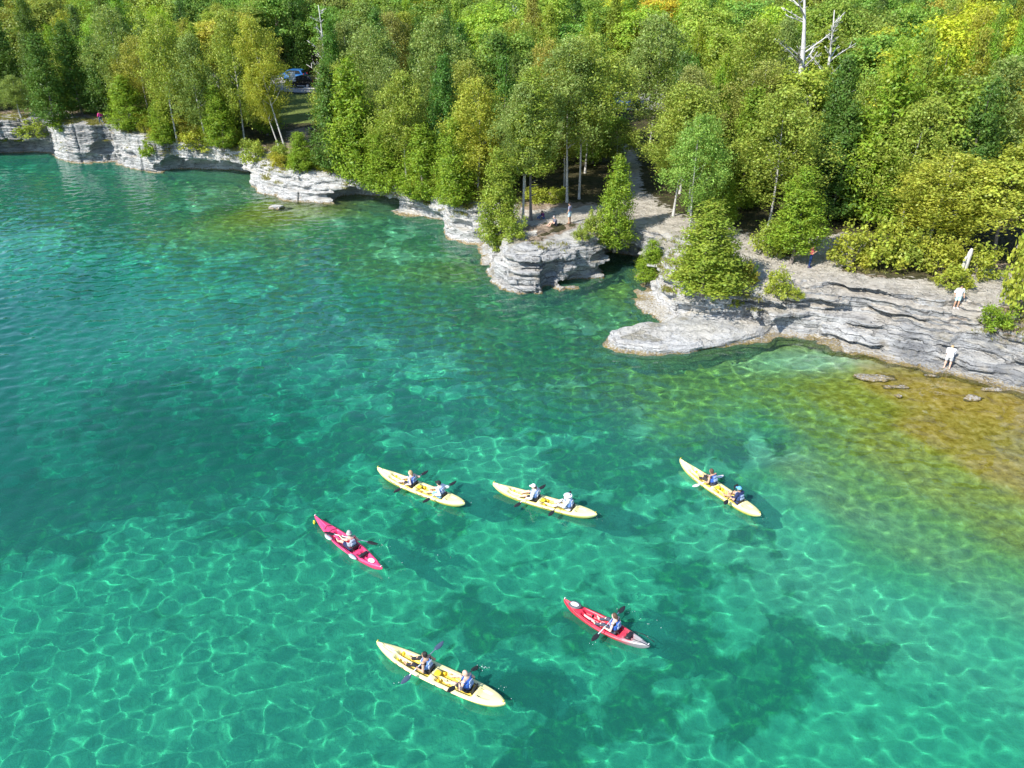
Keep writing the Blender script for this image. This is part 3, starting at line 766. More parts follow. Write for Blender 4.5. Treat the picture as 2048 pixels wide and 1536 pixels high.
def bvh_of(o):
    me = o.data; co = np.empty(len(me.vertices) * 3, 'f'); me.vertices.foreach_get('co', co)
    vi = np.empty(len(me.loops), 'i4'); me.loops.foreach_get('vertex_index', vi)
    return BVHTree.FromPolygons(co.reshape(-1, 3).tolist(), vi.reshape(-1, 4).tolist())
BV = [bvh_of(cliff), bvh_of(ground)]
def hit(px, py):
    """the point of the land seen at a pixel"""
    o = Vector((0, 0, CAM_H)); d = ray(px, py).normalized(); best = None
    for b in BV:
        p, nn, i, ds = b.ray_cast(o, d)
        if p is not None and (best is None or ds < best[1]): best = (p, ds)
    if best is None: return at(px, py, 3.5)
    return at(px, py, 0.0) if best[0].z < 0 else best[0]
def drop(x, y):
    z = []
    for b in BV:
        p, nn, i, ds = b.ray_cast(Vector((x, y, 30)), Vector((0, 0, -1)))
        if p is not None: z.append(p.z)
    return max(z) if z else 0.0

RT = random.Random(4)
KIND_NAME = {'cedar': 'cedar_tree', 'birch': 'birch_tree', 'maple': 'maple_tree', 'shrub': 'shrub', 'dead': 'dead_tree'}
TREES = []
def tree(kind, p, h, w, col, label, group=None, seed=None, tilt=(0, 0), lift=0.0):
    """h: height, w: crown width, in metres"""
    i = RT.randrange(NV[kind]) if seed is None else seed % NV[kind]
    root = empty(KIND_NAME[kind], p, RT.uniform(0, 6.28))
    root.rotation_euler = (tilt[0], tilt[1], 0 if any(tilt) else root.rotation_euler.z)
    base_h = {'cedar': 10, 'birch': 10, 'maple': 10, 'shrub': 1.0, 'dead': 9.5}[kind]; base_w = {'cedar': 3.4, 'birch': 4.6, 'maple': 6.0, 'shrub': 1.25, 'dead': 4.0}[kind]
    sx = w / base_w; sz_ = h / base_h
    root.scale = (sx, sx, sz_)
    cat = {'shrub': 'bush', 'dead': 'tree'}.get(kind, 'tree')
    tag(root, label, cat, group)
    if kind != 'dead':
        c = link('crown' if kind != 'shrub' else 'foliage', CROWN[kind][i], None, root); c.color = (*col, 1)
        if lift: c.scale = (1, 1, 1 - lift); c.location = (0, 0, lift * 10)
    tk = link('trunk' if kind != 'shrub' else 'stems', TRUNK[kind][i], None, root)
    if kind in ('birch', 'cedar', 'maple') and sx > .8: tk.scale = (.8 / sx, .8 / sx, 1)
    TREES.append((p[0], p[1], w))
    if kind == 'shrub': TREES.pop()
    return root
C_CB, C_CD, C_CO = (.245, .345, .034), (.115, .20, .035), (.29, .36, .05)
C_BO, C_BG, C_BY = (.32, .38, .065), (.27, .345, .09), (.40, .42, .06)
C_MG, C_ML, C_MY, C_MO = (.22, .30, .055), (.38, .42, .06), (.46, .47, .05), (.50, .43, .05)
SHIFT = {(1228, 500): ((1228, 468), (0, -1.1, -.9)), (1300, 562): ((1300, 540), (0, -.5, -.8))}
LIFT = {(1046, 447): .24, (1062, 440): .30, (1134, 405): .22, (1158, 398): .2, (1346, 432): .16, (1378, 425): .12, (572, 302): .2, (560, 300): .2, (1582, 526): .10, (1535, 462): .06, (1405, 588): 0}
def key(kind, px, py, top, wpx, col, label, seed=None, group=None, tilt=(0, 0), lift=0.0):
    p = hit(px, py)
    if (px, py) in SHIFT: p = hit(*SHIFT[px, py][0]) + Vector(SHIFT[px, py][1])
    Z = proj(p)[2]
    lo, hi = .3, 25.
    for _ in range(30):
        mid = (lo + hi) / 2
        if proj((p.x, p.y, p.z + mid))[1] > top: lo = mid
        else: hi = mid
    return tree(kind, p, lo, wpx * Z / F_PX, col, label, group, seed, tilt, LIFT.get((px, py), 0))
G_EDGE, G_WOOD = 'trees along the cliff edge', 'trees of the wood behind the cliff'
for a in [
    ('birch', 43, 236, 150, 62, C_BG, 'small pale green birch beside the dirt path at the far end of the cliff'),
    ('cedar', 112, 246, 60, 74, C_CD, 'dark tall cedar at the corner of the farthest white cliff face'),
    ('cedar', 165, 228, 40, 80, C_CD, 'dark cedar just behind the walker in the pink top'),
    ('cedar', 215, 232, 70, 66, C_CD, 'shaded cedar over the dirt ledge where the pink walker is'),
    ('cedar', 262, 262, 150, 76, C_CB, 'bright green low cedar hugging the edge right of the pink walker'),
    ('birch', 262, 240, 5, 105, C_BG, 'tall grey green birch rising behind the bright low cedar'),
    ('birch', 355, 284, 25, 104, C_BO, 'olive birch with a dense hanging crown over the white cliff'),
    ('cedar', 330, 290, 200, 56, C_CB, 'short green cedar leaning over the streaked cliff face'),
    ('birch', 415, 292, 60, 84, C_BG, 'slim grey green birch over the arched cave'),
    ('cedar', 448, 300, 170, 66, C_CB, 'bright green cedar standing over the arched cave'),
    ('birch', 490, 290, 15, 105, C_BO, 'large olive birch left of the leaning white trunk'),
    ('birch', 572, 302, 30, 92, C_BY, 'big golden brown birch with a white trunk beside the lawn gap', None, None, (0, -.17)),
    ('birch', 560, 300, 130, 60, C_BY, 'smaller rusty birch stem beside the golden brown birch', None, None, (0, -.2)),
    ('cedar', 606, 340, 262, 56, C_CB, 'low bright cedar at the edge under the lawn gap'),
    ('cedar', 672, 348, 120, 80, C_CD, 'dark green cedar right of the lawn gap'),
    ('cedar', 715, 365, 110, 108, C_CB, 'broad bright cedar reaching the white cliff left of the long cave'),
    ('cedar', 775, 388, 235, 98, C_CB, 'bushy green cedar hanging over the long dark cave'),
    ('birch', 815, 375, 140, 118, C_BO, 'round olive birch crown behind the cedars over the cave'),
    ('cedar', 850, 402, 250, 98, C_CB, 'dense green cedar at the rim right of the long cave'),
    ('cedar', 912, 412, 232, 88, C_CB, 'green cedar standing right above the square white block'),
    ('birch', 955, 400, 150, 122, C_BY, 'yellow birch crown behind the cedars above the white block'),
    ('cedar', 1000, 492, 290, 84, C_CO, 'olive cedar leaning down over the tip of the rock point'),
    ('birch', 1046, 447, 160, 104, C_BG, 'grey green birch with a bent trunk on the rock point'),
    ('cedar', 1062, 440, 130, 100, C_CO, 'straight trunked cedar standing on the rock point'),
    ('birch', 1134, 405, 70, 150, C_BG, 'tall birch with a white leaning trunk behind the standing man'),
    ('birch', 1158, 398, 62, 160, C_BO, 'thick trunked birch with a wide crown behind the rock point'),
    ('cedar', 1228, 500, 312, 76, C_CB, 'free standing bright cedar column at the head of the sea cave'),
    ('birch', 1232, 335, 232, 96, C_BO, 'low olive birch closing the view up the path'),
    ('cedar', 1300, 562, 478, 62, C_CB, 'small cedar clinging to the rock right of the sea cave'),
    ('birch', 1346, 432, 160, 150, C_BO, 'twin stemmed birch beside the pale trodden path'),
    ('birch', 1378, 425, 175, 130, C_BO, 'birch with a grey flared trunk just right of the twin stems'),
    ('cedar', 1405, 588, 402, 146, C_CO, 'broad rounded cedar bush on the rock above the flat shelf'),
    ('cedar', 1440, 450, 345, 60, C_CB, 'thin young cedar rising behind the broad cedar bush'),
    ('birch', 1535, 462, 172, 175, C_BO, 'wide birch with a white trunk left of the man in the coral shirt'),
    ('cedar', 1582, 526, 330, 104, C_CB, 'bright cedar with a bare foot shading the man in the coral shirt'),
    ('cedar', 1660, 440, 200, 110, C_CD, 'dark cedar behind the man in the coral shirt'),
    ('cedar', 1735, 450, 90, 150, C_CB, 'tall bright cedar in the deep shade right of the coral shirt'),
    ('birch', 1850, 520, 300, 210, C_BY, 'spreading bronze green tree behind the shrubs on the upper ledge'),
    ('birch', 1800, 470, 190, 150, C_BO, 'olive tree rising behind the spreading bronze tree'),
    ('cedar', 1640, 430, 110, 96, C_CD, 'tall dark cedar left of the dead curling branches'),
    ('cedar', 1500, 400, 200, 80, C_CB, 'narrow green cedar left of the wide white trunked birch'),
    ('cedar', 1905, 470, 150, 100, C_CD, 'narrow dark cedar left of the vivid maple'),
    ('maple', 1985, 520, 310, 175, C_ML, 'vivid yellow green maple behind the white snag'),
    ('birch', 1940, 430, 110, 170, C_BG, 'tall thin grey green tree behind the vivid maple'),
    ('birch', 2035, 500, 200, 130, C_BY, 'bronze tree cut by the frame edge above the vivid maple'),
]: key(*a)
for k, (x, y, top, w, c) in enumerate([(1300, 290, 20, 140, C_BG), (1480, 330, 30, 150, C_BO), (1420, 300, 60, 120, C_CO), (1620, 300, 40, 130, C_CO), (880, 300, 30, 130, C_BG), (1000, 300, 60, 110, C_CD), (760, 280, 40, 120, C_BG), (690, 240, 70, 110, C_CD), (1540, 290, 30, 90, C_BG)]):
    key('birch' if c in (C_BG, C_BO) else 'cedar', x, y, top, w, c, ['tall grey green birch behind the path, above the twin stems', 'tall olive birch above the thin young cedar', 'tall olive cedar standing between two birches above the path', 'tall olive cedar right under the bare white forked tree', 'grey green birch crown above the yellow birch', 'dark cedar right of the yellow birch crown',
        'grey green birch above the bushy cedar over the cave', 'dark cedar beside the bare grey tree', 'slender grey green birch under the bare white forked tree'][k])
key('dead', 1582, 330, -40, 230, None, 'bare white forked tree rising over the wood', 0)
key('dead', 1625, 330, 20, 150, None, 'smaller bare white tree beside the forked one', 1)
key('dead', 655, 215, 10, 100, None, 'bare grey tree with crooked limbs right of the lawn gap', 2)
key('dead', 1028, 180, 10, 60, None, 'bare grey tree far back among yellow crowns', 1)
key('dead', 1650, 400, 210, 100, None, 'dead cedar with pale curling branches in the dark gap', 2)
key('dead', 2052, 440, 300, 70, None, 'broken grey dead trunk at the frame edge by the maple', 0)
# shrubs on the rim that the photograph shows one by one
for x, y, top, w, c, lab in [
    (1552, 592, 545, 50, C_ML, 'young bright shrub growing in the grey ledges below the cedar foot'), (1985, 655, 618, 62, C_CB, 'small leafy green bush on the grey slope under the standing man'), (1440, 600, 575, 36, C_CB, 'low green tuft at the foot of the broad cedar bush'),
    (1468, 612, 592, 30, C_ML, 'tiny yellow green tuft in the ledge under the cedar bush'), (1590, 596, 580, 34, C_ML, 'small mossy tuft right of the young bright shrub'), (1700, 530, 465, 90, C_BY, 'twiggy greyish shrub right of the man in the coral shirt'),
    (1760, 530, 455, 100, C_ML, 'yellow green shrub in the middle of the upper ledge'), (1820, 530, 470, 90, C_BO, 'olive shrub left of the white snag'), (1880, 545, 480, 90, C_BY, 'brownish shrub just left of the white snag'), (1955, 555, 500, 80, C_ML, 'leafy shrub right of the white snag'),
    (1905, 575, 540, 70, C_ML, 'low yellow shrub at the foot of the white snag'), (2035, 620, 470, 90, C_ML, 'tall yellow shrub at the frame edge beside the dirt track'), (1540, 505, 450, 70, C_BO, 'olive shrub round the foot of the white trunk'),
    (1190, 465, 425, 40, C_BO, 'small bush on the rim left of the free standing cedar'), (1165, 480, 455, 34, C_BO, 'little tuft on the rim of the rock point'), (1025, 480, 440, 46, C_CO, 'green tuft at the edge of the rock point'), (1000, 500, 470, 34, C_CO, 'hanging green tuft at the tip of the rock point'),
    (120, 262, 240, 40, C_CB, 'small bush at the corner of the farthest white face'), (75, 275, 245, 60, C_BO, 'scrubby bush on the shaded ledge at the far end'), (30, 280, 250, 50, C_BY, 'tawny bush above the farthest cave'), (395, 300, 265, 70, C_BY, 'tawny shrub above the left end of the arched cave'), (300, 312, 285, 36, C_CB, 'shrub hanging on the streaked face'),
    (508, 326, 285, 50, C_BO, 'olive shrub over the right end of the arch'), (600, 345, 300, 44, C_CB, 'green shrub hanging over the white cliff below the lawn gap'), (1110, 400, 380, 60, C_ML, 'sunlit yellow grass bush behind the seated pair'), (1075, 402, 378, 60, C_ML, 'yellow grass bush left of the seated pair')]:
    key('shrub', x, y, top, w, c, lab, None, 'shrubs on the rim')

# ---- the rest of the wood: a jittered grid, thinned where the photograph looks through to the lawn and the road
WINDOWS = [(578, 138, 640, 300, 122), (1228, 196, 1296, 226, 104), (1040, 385, 1190, 400, 60), (150, 238, 230, 250, 95)]
def road_y0(x): return 107.5 - .29 * (x - 17)
def zone_colour(px, py, r):
    v = .5 + .5 * float(vnoise(px / 170., py / 110. + 5, 3.0)) + r.uniform(-.25, .25)
    return v
n_fill = 0
yy = 50.0
rf = random.Random(8)
FILL = []
while yy < 215:
    sp_ = 3.3 + max(0, yy - 60) * .034
    hw = .657 * (.883 * yy + 8) + 8
    xx = -hw
    while xx < hw:
        x = xx + rf.uniform(-.38, .38) * sp_; y = yy + rf.uniform(-.38, .38) * sp_
        xx += sp_
        FILL.append((x, y, sp_))
    yy += sp_ * .95
fx = np.array([f[0] for f in FILL], 'f'); fy = np.array([f[1] for f in FILL], 'f')
fd = sdist(fx, fy); fH, fR = shore_vals(fx, fy)[:2]; fz = ground_h(fx, fy, fd, fH)
fpath = np.maximum(mask_of(fx, fy, _pp), mask_of(fx, fy, _dd))
order = sorted(range(len(FILL)), key=lambda i: FILL[i][1])
ROW = {}
ZONE = ['at the far end of the cliff', 'above the pink walker', 'over the arched cave', 'around the lawn gap', 'above the long dark cave', 'above the square white block', 'behind the rock point', 'above the pale path', 'above the broad cedar bush', 'around the bare forked tree', 'above the upper ledge', 'above the white snag']
count = {'cedar': 0, 'birch': 0, 'maple': 0}
for i in order:
    x, y, s_ = FILL[i]
    if fd[i] < fR[i] + 1.8 or fpath[i] > .12: continue
    if -1 < y - road_y0(x) < 20 and x < 45 and (-44 < x < -22 or 8 < x < 26): continue
    z = float(fz[i])
    b = proj((x, y, z)); t = proj((x, y, z + 11))
    if b[0] < -90 or b[0] > 2140 or t[1] > 900 or b[1] < -40: continue
    if b[1] > 520 and b[0] > 1450 and fd[i] < fR[i] + 5: continue
    if any(math.hypot(x - tx, y - ty) < .32 * (s_ + tw) for tx, ty, tw in TREES): continue
    if 1000 < b[0] < 1235 and 404 < b[1] < 520: continue
    if 1228 < b[0] < 1300 and b[1] > 330: continue
    r = rf.random(); v = zone_colour(b[0], b[1], rf)
    back = b[1] < 175 - 0.02 * abs(b[0] - 1000) or fd[i] > 38
    if back: kind = 'maple' if r < .42 else ('birch' if r < .62 else 'cedar')
    elif fd[i] > 16: kind = 'birch' if r < .27 else ('cedar' if r < .88 else 'maple')
    else: kind = 'cedar' if r < .6 else 'birch'
    if kind == 'maple': col, cw = [(C_MG, 'green'), (C_MG, 'green'), (C_ML, 'yellow green'), (C_MY, 'golden yellow'), (C_MO, 'amber')][min(4, max(0, int(v * 3.6)))]
    elif kind == 'birch': col, cw = [(C_BG, 'grey green'), (C_BO, 'olive'), (C_BO, 'olive'), (C_BY, 'bronze')][min(3, max(0, int(v * 4)))]
    else: col, cw = [(C_CD, 'dark'), (C_CD, 'dark'), (C_CB, 'bright green'), (C_CO, 'olive green')][min(3, max(0, int(v * 4)))]
    h = rf.uniform(8.6, 12.2) if kind != 'maple' else rf.uniform(9., 12.5)
    if kind == 'cedar': h *= 1.1
    if back: h *= 1.1
    h *= .82 + .18 * min(1, fd[i] / 15)
    w = {'cedar': rf.uniform(2.7, 3.8), 'birch': rf.uniform(4.4, 5.8), 'maple': rf.uniform(5.8, 7.8)}[kind] * (1 + max(0, y - 80) * .0045)
    tp = proj((x, y, z + h)); wp = w * F_PX / b[2] * .5
    if any(b[2] < wz and b[0] + wp > wx0 and b[0] - wp < wx1 and b[1] > wy0 and tp[1] < wy1 for wx0, wy0, wx1, wy1, wz in WINDOWS): continue
    if b[0] > 1960 and 380 < b[1] < 520: continue
    third = ZONE[min(11, max(0, int(b[0] / 170.7)))]
    depth = 'in the first rows' if fd[i] < 16 else ('in mid wood' if not back else ('far back' if b[1] > 95 else 'in the farthest rows'))
    jit = lambda c: tuple(max(.005, q * rf.uniform(.85, 1.2)) for q in c)
    t_ = tree(kind, (x, y, z - .05), h, w, jit(col), 'x', None, lift=rf.uniform(0, .12) if kind == 'birch' else 0)
    ROW.setdefault((cw, kind, depth, third), []).append((b[0], t_, h))
    count[kind] += 1
# low growth under the edge trees
SHR = {}
for k in range(900):
    if n_fill > 95: break
    px = rf.uniform(-40, 2080); i0 = np.argmin(abs(np.array([s[0] for s in SHORE]) - px)); b_ = SHORE[i0]
    p0 = at(b_[0] + rf.uniform(-30, 30), b_[1]); H0, R0 = b_[2], b_[3]
    x = p0.x + rf.uniform(-1.5, 1.5); y = p0.y + R0 + rf.uniform(.5, 3.5)
    dd = float(sdist(np.array([x]), np.array([y]))[0])
    if dd < R0 * .9 + .25 or mask_of(np.array([x]), np.array([y]), _pp + _dd)[0] > .2: continue
    q = proj((x, y, H0))
    if 960 < q[0] < 1350 and q[1] > 420 or q[0] > 1560: continue
    z = drop(x, y)
    if z < 1.5: continue
    cw, col = rf.choice([('bright green', C_CB), ('olive', C_BO), ('yellow green', C_ML), ('tawny', C_BY)])
    where = ['at the far end', 'over the arched cave', 'above the long cave', 'by the rock point', 'behind the flat shelf'][min(4, max(0, int(q[0] / 400)))]
    t_ = tree('shrub', (x, y, z), rf.uniform(.6, 1.7), rf.uniform(1., 2.2), tuple(c * rf.uniform(.8, 1.15) for c in col), f'low {cw} shrub growing on the cliff rim {where}', f'low {cw} shrubs on the rim {where}')
    SHR.setdefault((cw, where), []).append((q[0], t_)); n_fill += 1
ORD = 'first second third fourth fifth sixth seventh eighth ninth tenth eleventh twelfth thirteenth fourteenth fifteenth sixteenth seventeenth eighteenth nineteenth twentieth'.split()
for (cw, where), L in SHR.items():
    L.sort(key=lambda q: q[0])
    for i, (_, o) in enumerate(L): o['label'] = (f'{ORD[i]} low {cw} shrub from left on the rim {where}' if 1 < len(L) <= 15 else f'only low {cw} shrub on the rim {where}')
for (cw, kind, depth, third), L in ROW.items():
    L.sort(key=lambda q: q[0]); n_ = len(L)
    for i, (_, o, h_) in enumerate(L):
        if n_ == 1: lb = f'only {cw} {kind} {depth} {third}'
        elif n_ <= 20: lb = f'{ORD[i]} {cw} {kind} from left {depth} {third}'.replace('in the farthest rows', 'farthest back')
        else:
            size = 'taller' if i % 2 else 'lower'
            q_ = i * 15 // n_
            lb = f'{cw} {kind} {depth} {third}'
        if len(lb.split()) > 16: lb = lb.replace('in the first rows ', '').replace('in mid wood ', 'mid wood ')
        tag(o, lb, 'tree', f'{cw} {kind} trees {depth} {third}')
print('TREES', count, 'shrubs', n_fill, 'keyed', len(TREES))
# ================================================================ THE PARKING ROAD BEHIND THE WOOD
def build_road():
    xs = np.arange(-90, 60, 1.5, dtype='f'); ys = np.arange(0, 18, 1.2, dtype='f')
    X, Y = np.meshgrid(xs, ys); Y = Y + road_y0(X)
    me, co = grid_mesh('parking_road', X, Y, ground_h(X, Y) + .16)
    return me
asph = simple('pale_asphalt', (.30, .29, .285), .95, .18, 1.5, .1)
tag(link('parking_road', build_road(), asph), kind='structure')

# ================================================================ KAYAKS
def plastic(name, c1, c2=None, split=0.0, rough=.38, width=.35, low=None):
    m, n, l, b = mat(name)
    v = coords(n, l); t = noise(n, l, v, 3.5, 4); s = noise(n, l, coords(n, l, (.6, 5, 5)), 9, 3, .7)
    c = c1
    if c2:
        sep = n.new('ShaderNodeSeparateXYZ'); l.new(v, sep.inputs[0])
        x = mathn(n, l, 'ADD', sep.outputs[0], mapr(n, l, t.outputs['Fac'], .3, .7, -.2, .2))
        c = mixc(n, l, mapr(n, l, x, split - width, split + width), c2, c1)
    if low:
        sz = n.new('ShaderNodeSeparateXYZ'); l.new(v, sz.inputs[0]); c = mixc(n, l, mapr(n, l, sz.outputs[2], .20, .10), c, low)
    c = mixc(n, l, mapr(n, l, t.outputs['Fac'], .35, .7, 0, .22), c, mixc(n, l, 1.0, c, (.8, .78, .7), 'MULTIPLY'))
    c = mixc(n, l, mapr(n, l, s.outputs['Fac'], .62, .72, 0, .25), c, (.75, .73, .68))
    l.new(c, b.inputs['Base Color']); b.inputs['Roughness'].default_value = rough; b.inputs['Specular IOR Level'].default_value = .5
    return m
M_YEL = plastic('glare_paled_yellow_plastic', (.86, .78, .36), low=(.82, .62, .09))  # overexposed sun on the deck and its yellower shaded sides, painted into the colour
M_YELD = simple('deep_yellow_plastic', (.86, .58, .03), .45)
M_PINK = plastic('pink_red_plastic', (.78, .055, .17))
M_RED = plastic('red_to_grey_plastic', (.72, .035, .07), (.27, .26, .28), -.95)
M_BLK = simple('black_rubber', (.02, .02, .022), .5)
M_GRY = simple('grey_plastic', (.42, .43, .45), .5)
M_WHT = simple('white_plastic', (.78, .78, .76), .45)
M_ROPE = simple('dark_cord', (.035, .035, .035), .8)

def smooth_box(x, a, b, e=.07): return sstep(a - e, a + e, x) * (1 - sstep(b - e, b + e, x))
def kayak_mesh(L, B, kind):
    ns, nu = 150, 31
    s = np.linspace(-1, 1, ns, dtype='f')[:, None]; u = np.linspace(-1, 1, nu, dtype='f')[None, :]
    if kind == 'tandem': w = np.where(s > 0, (1 - np.abs(s) ** 2.8) ** .85, (1 - np.abs(s) ** 4.2) ** .72)
    else: w = np.where(s > 0, (1 - np.abs(s) ** 1.75) ** .95, (1 - np.abs(s) ** 2.0) ** .9)
    w = np.maximum(w * B / 2, .012)
    x = s * L / 2 + 0 * u; y = w * u
    sheer = .19 + .06 * s ** 2 + .15 * np.clip(s, 0, 1) ** 3 + .07 * np.clip(-s, 0, 1) ** 3
    keel = -.11 + .30 * np.abs(s) ** 7 + .06 * np.abs(s) ** 3
    crown = .05 + .02 * s ** 2
    ridge = .035 * np.exp(-(u / .10) ** 2) * sstep(.45, .75, s)
    zd = sheer + crown * (1 - u ** 2) * np.minimum(1, w / .12) + ridge
    X = x; inn = 1 - sstep(.50, .70, np.abs(u)); rec = 0 * X
    if kind == 'tandem':
        k = L / 5.1
        for sx in (.56 * k, -1.12 * k):
            rec = np.maximum(rec, .15 * smooth_box(X, sx - .30, sx + .28, .06) * inn)
            rec = np.maximum(rec, .19 * smooth_box(X, sx + .30, sx + 1.12, .06) * inn * (1 - .62 * (1 - sstep(.05, .13, np.abs(u)))))
            rib = .035 * (np.sin(X * 2 * np.pi / .13) > .2) * smooth_box(X, sx + .55, sx + 1.1, .02) * smooth_box(np.abs(u), .32, .56, .03)
            zd = zd + rib
            zd = zd + .055 * smooth_box(X, sx - .44, sx - .34, .03) * inn
        rec = np.maximum(rec, .07 * smooth_box(X, -2.0 * k, -1.62 * k, .05) * (1 - sstep(.35, .5, np.abs(u))))
        rec = np.maximum(rec, .05 * smooth_box(X, 1.85 * k, 2.25 * k, .04) * (1 - sstep(.2, .35, np.abs(u))))
    else:
        sx = -.25
        rec = np.maximum(rec, .17 * smooth_box(X, sx - .38, sx + .3, .06) * inn)
        rec = np.maximum(rec, .20 * smooth_box(X, sx + .3, sx + 1.2, .06) * (1 - sstep(.5, .72, np.abs(u))) * (1 - .6 * (1 - sstep(.06, .14, np.abs(u)))))
        rec = np.maximum(rec, .13 * smooth_box(X, -L * .40, sx - .62, .05) * (1 - sstep(.42, .58, np.abs(u))) * (1 - .45 * (1 - sstep(.05, .12, np.abs(u)))))
        zd = zd + .03 * (np.sin(X * 2 * np.pi / .14) > .3) * smooth_box(X, sx + .6, sx + 1.1, .02) * smooth_box(np.abs(u), .3, .5, .03)
        zd = zd + .02 * smooth_box(np.abs(u), .72, .86, .03) * smooth_box(X, -L * .4, L * .3, .1)
    zd = zd - rec
    zb = keel + (sheer - keel) * np.abs(u) ** 3.2
    zb = np.minimum(zb, zd - .004)
    top = np.stack([x, y, zd + 0 * x], -1).reshape(-1, 3); bot = np.stack([x, y * (1 - .10 * (1 - np.abs(u))), zb + 0 * x], -1).reshape(-1, 3)
    i = (np.arange(ns - 1)[:, None] * nu + np.arange(nu - 1)).ravel()
    F = np.stack([i, i + nu, i + nu + 1, i + 1], 1)
    co = np.concatenate([top, bot]); F2 = F[:, ::-1] + ns * nu
    j = np.arange(ns - 1) * nu; o = ns * nu
    E1 = np.stack([j, j + o, j + nu + o, j + nu], 1); j2 = j + nu - 1; E2 = np.stack([j2, j2 + nu, j2 + nu + o, j2 + o], 1)
    a = np.arange(nu - 1); C1 = np.stack([a, a + 1, a + 1 + o, a + o], 1); z_ = (ns - 1) * nu + a; C2 = np.stack([z_, z_ + o, z_ + 1 + o, z_ + 1], 1)
    me = npmesh('hull', co, np.concatenate([F, F2, E1, E2, C1, C2]), True)
    zdk = lambda xx, uu: float(zd[int(round((xx / (L / 2) + 1) / 2 * (ns - 1))), int(round((uu + 1) / 2 * (nu - 1)))])
    ww = lambda xx: float(w[int(round((xx / (L / 2) + 1) / 2 * (ns - 1))), 0])
    return me, zdk, ww

def blob(bm, c, r, rot=None, seg=12):
    q = bmesh.ops.create_uvsphere(bm, u_segments=seg, v_segments=max(6, seg // 2), radius=1)
    bmesh.ops.transform(bm, matrix=Matrix.Translation(c) @ (rot.to_4x4() if rot else Matrix()) @ Matrix.Diagonal((*r, 1)), verts=q['verts'])
def part_bm(name, fn, m, parent, smooth=True):
    bm = bmesh.new(); fn(bm); return link(name, bm_mesh(name, bm, smooth), m, parent)
def backrest(parent, x, w, m, z0):
    def f(bm):
        r = Matrix.Rotation(R_(-14), 3, 'Y')
        add_box(bm, (x - .29, 0, z0 + .20), (.055, w * 1.25, .30), r, .025)
    p = part_bm('backrest', f, m, parent)
    def g(bm):
        for s in (-1, 1):
            tube(bm, [(x - .28, s * w * .6, z0 + .24), (x + .05, s * w * .85, z0 + .17), (x + .42, s * w * .95, z0 + .13)], .011, 5)
            tube(bm, [(x - .30, s * w * .5, z0 + .22), (x - .5, s * w * .6, z0 + .16), (x - .72, s * w * .7, z0 + .13)], .011, 5)
    part_bm('strap', g, M_ROPE, p)
    return p
def make_kayak(kind, bow, stern, m, label, L_=None):
    pb, ps_ = at(*bow, .26), at(*stern, .22)
    L = (pb - ps_).length; c = (pb + ps_) / 2; rz = math.atan2(pb.y - ps_.y, pb.x - ps_.x)
    B = {'tandem': .84, 'solo': .76}[kind]
    root = empty('tandem_kayak' if kind == 'tandem' else 'solo_kayak', (c.x, c.y, 0), rz)
    tag(root, label, 'kayak', 'kayaks paddling on the bay')
    me, zdk, ww = kayak_mesh(L, B, kind)
    hull = link('hull', me, m, root)
    toggles = []
    for s_, nm in ((1, 'bow_handle'), (-1, 'stern_handle')):
        xx = s_ * L * .485
        part_bm(nm, lambda bm: tube(bm, [(xx, -.05, zdk(xx * .97, 0) + .02), (xx + .02 * s_, 0, zdk(xx * .97, 0) + .05), (xx, .05, zdk(xx * .97, 0) + .02)], .014, 6), M_YELD if kind == 'tandem' else M_WHT, root)
    if kind == 'tandem':
        k = L / 5.1
        for sx in (.56 * k, -1.12 * k): backrest(root, sx, .26, M_BLK, zdk(sx, 0))
        for sx, nm in ((1.55 * k, 'foot_brace'), (-.12 * k, 'foot_brace')):
            for s in (-1, 1): part_bm(nm, lambda bm: add_box(bm, (sx, s * .19, zdk(sx, s * .45) + .06), (.09, .12, .12), None, .02), M_YELD, root)
        xx = -.28 * k
        part_bm('hatch_cover', lambda bm: (blob(bm, (.06 * k - .02, 0, zdk(.06 * k, 0) + .015), (.13, .13, .03), None, 20)), M_YELD, root)
        for s in (-1, 1):
            part_bm('side_cord', lambda bm: tube(bm, [(q * k, s * (ww(q * k) + .012), zdk(q * k, s) + .02 - (.05 if i % 2 else 0)) for i, q in enumerate(np.linspace(-.75, -.1, 5))], .009, 5), M_ROPE, root)
            part_bm('side_cord', lambda bm: tube(bm, [(q * k, s * (ww(q * k) + .012), zdk(q * k, s) + .02 - (.05 if i % 2 else 0)) for i, q in enumerate(np.linspace(.9, 1.5, 5))], .009, 5), M_ROPE, root)
        def drain(bm):
            for q in (.9, .2, -.75, -1.5, 1.3): blob(bm, (q * k, .0, zdk(q * k, 0) + .006), (.022, .022, .008), None, 8)
        tag(part_bm('scupper_plug', drain, M_GRY, root))
    else:
        backrest(root, -.25, .25, M_BLK, zdk(-.25, 0))
        for s in (-1, 1):
            part_bm('side_cord', lambda bm: tube(bm, [(q, s * (ww(q) * .93), zdk(q, s * .93) + .03) for q in np.linspace(.35, 1.25, 5)], .009, 5), M_ROPE, root)
            part_bm('foot_brace', lambda bm: add_box(bm, (.62, s * .16, zdk(.62, s * .4) + .05), (.06, .09, .1), None, .015), M_BLK, root)
    return dict(root=root, L=L, rz=rz, zdk=zdk, ww=ww, k=L / 5.1, loc=Vector((c.x, c.y, 0)))

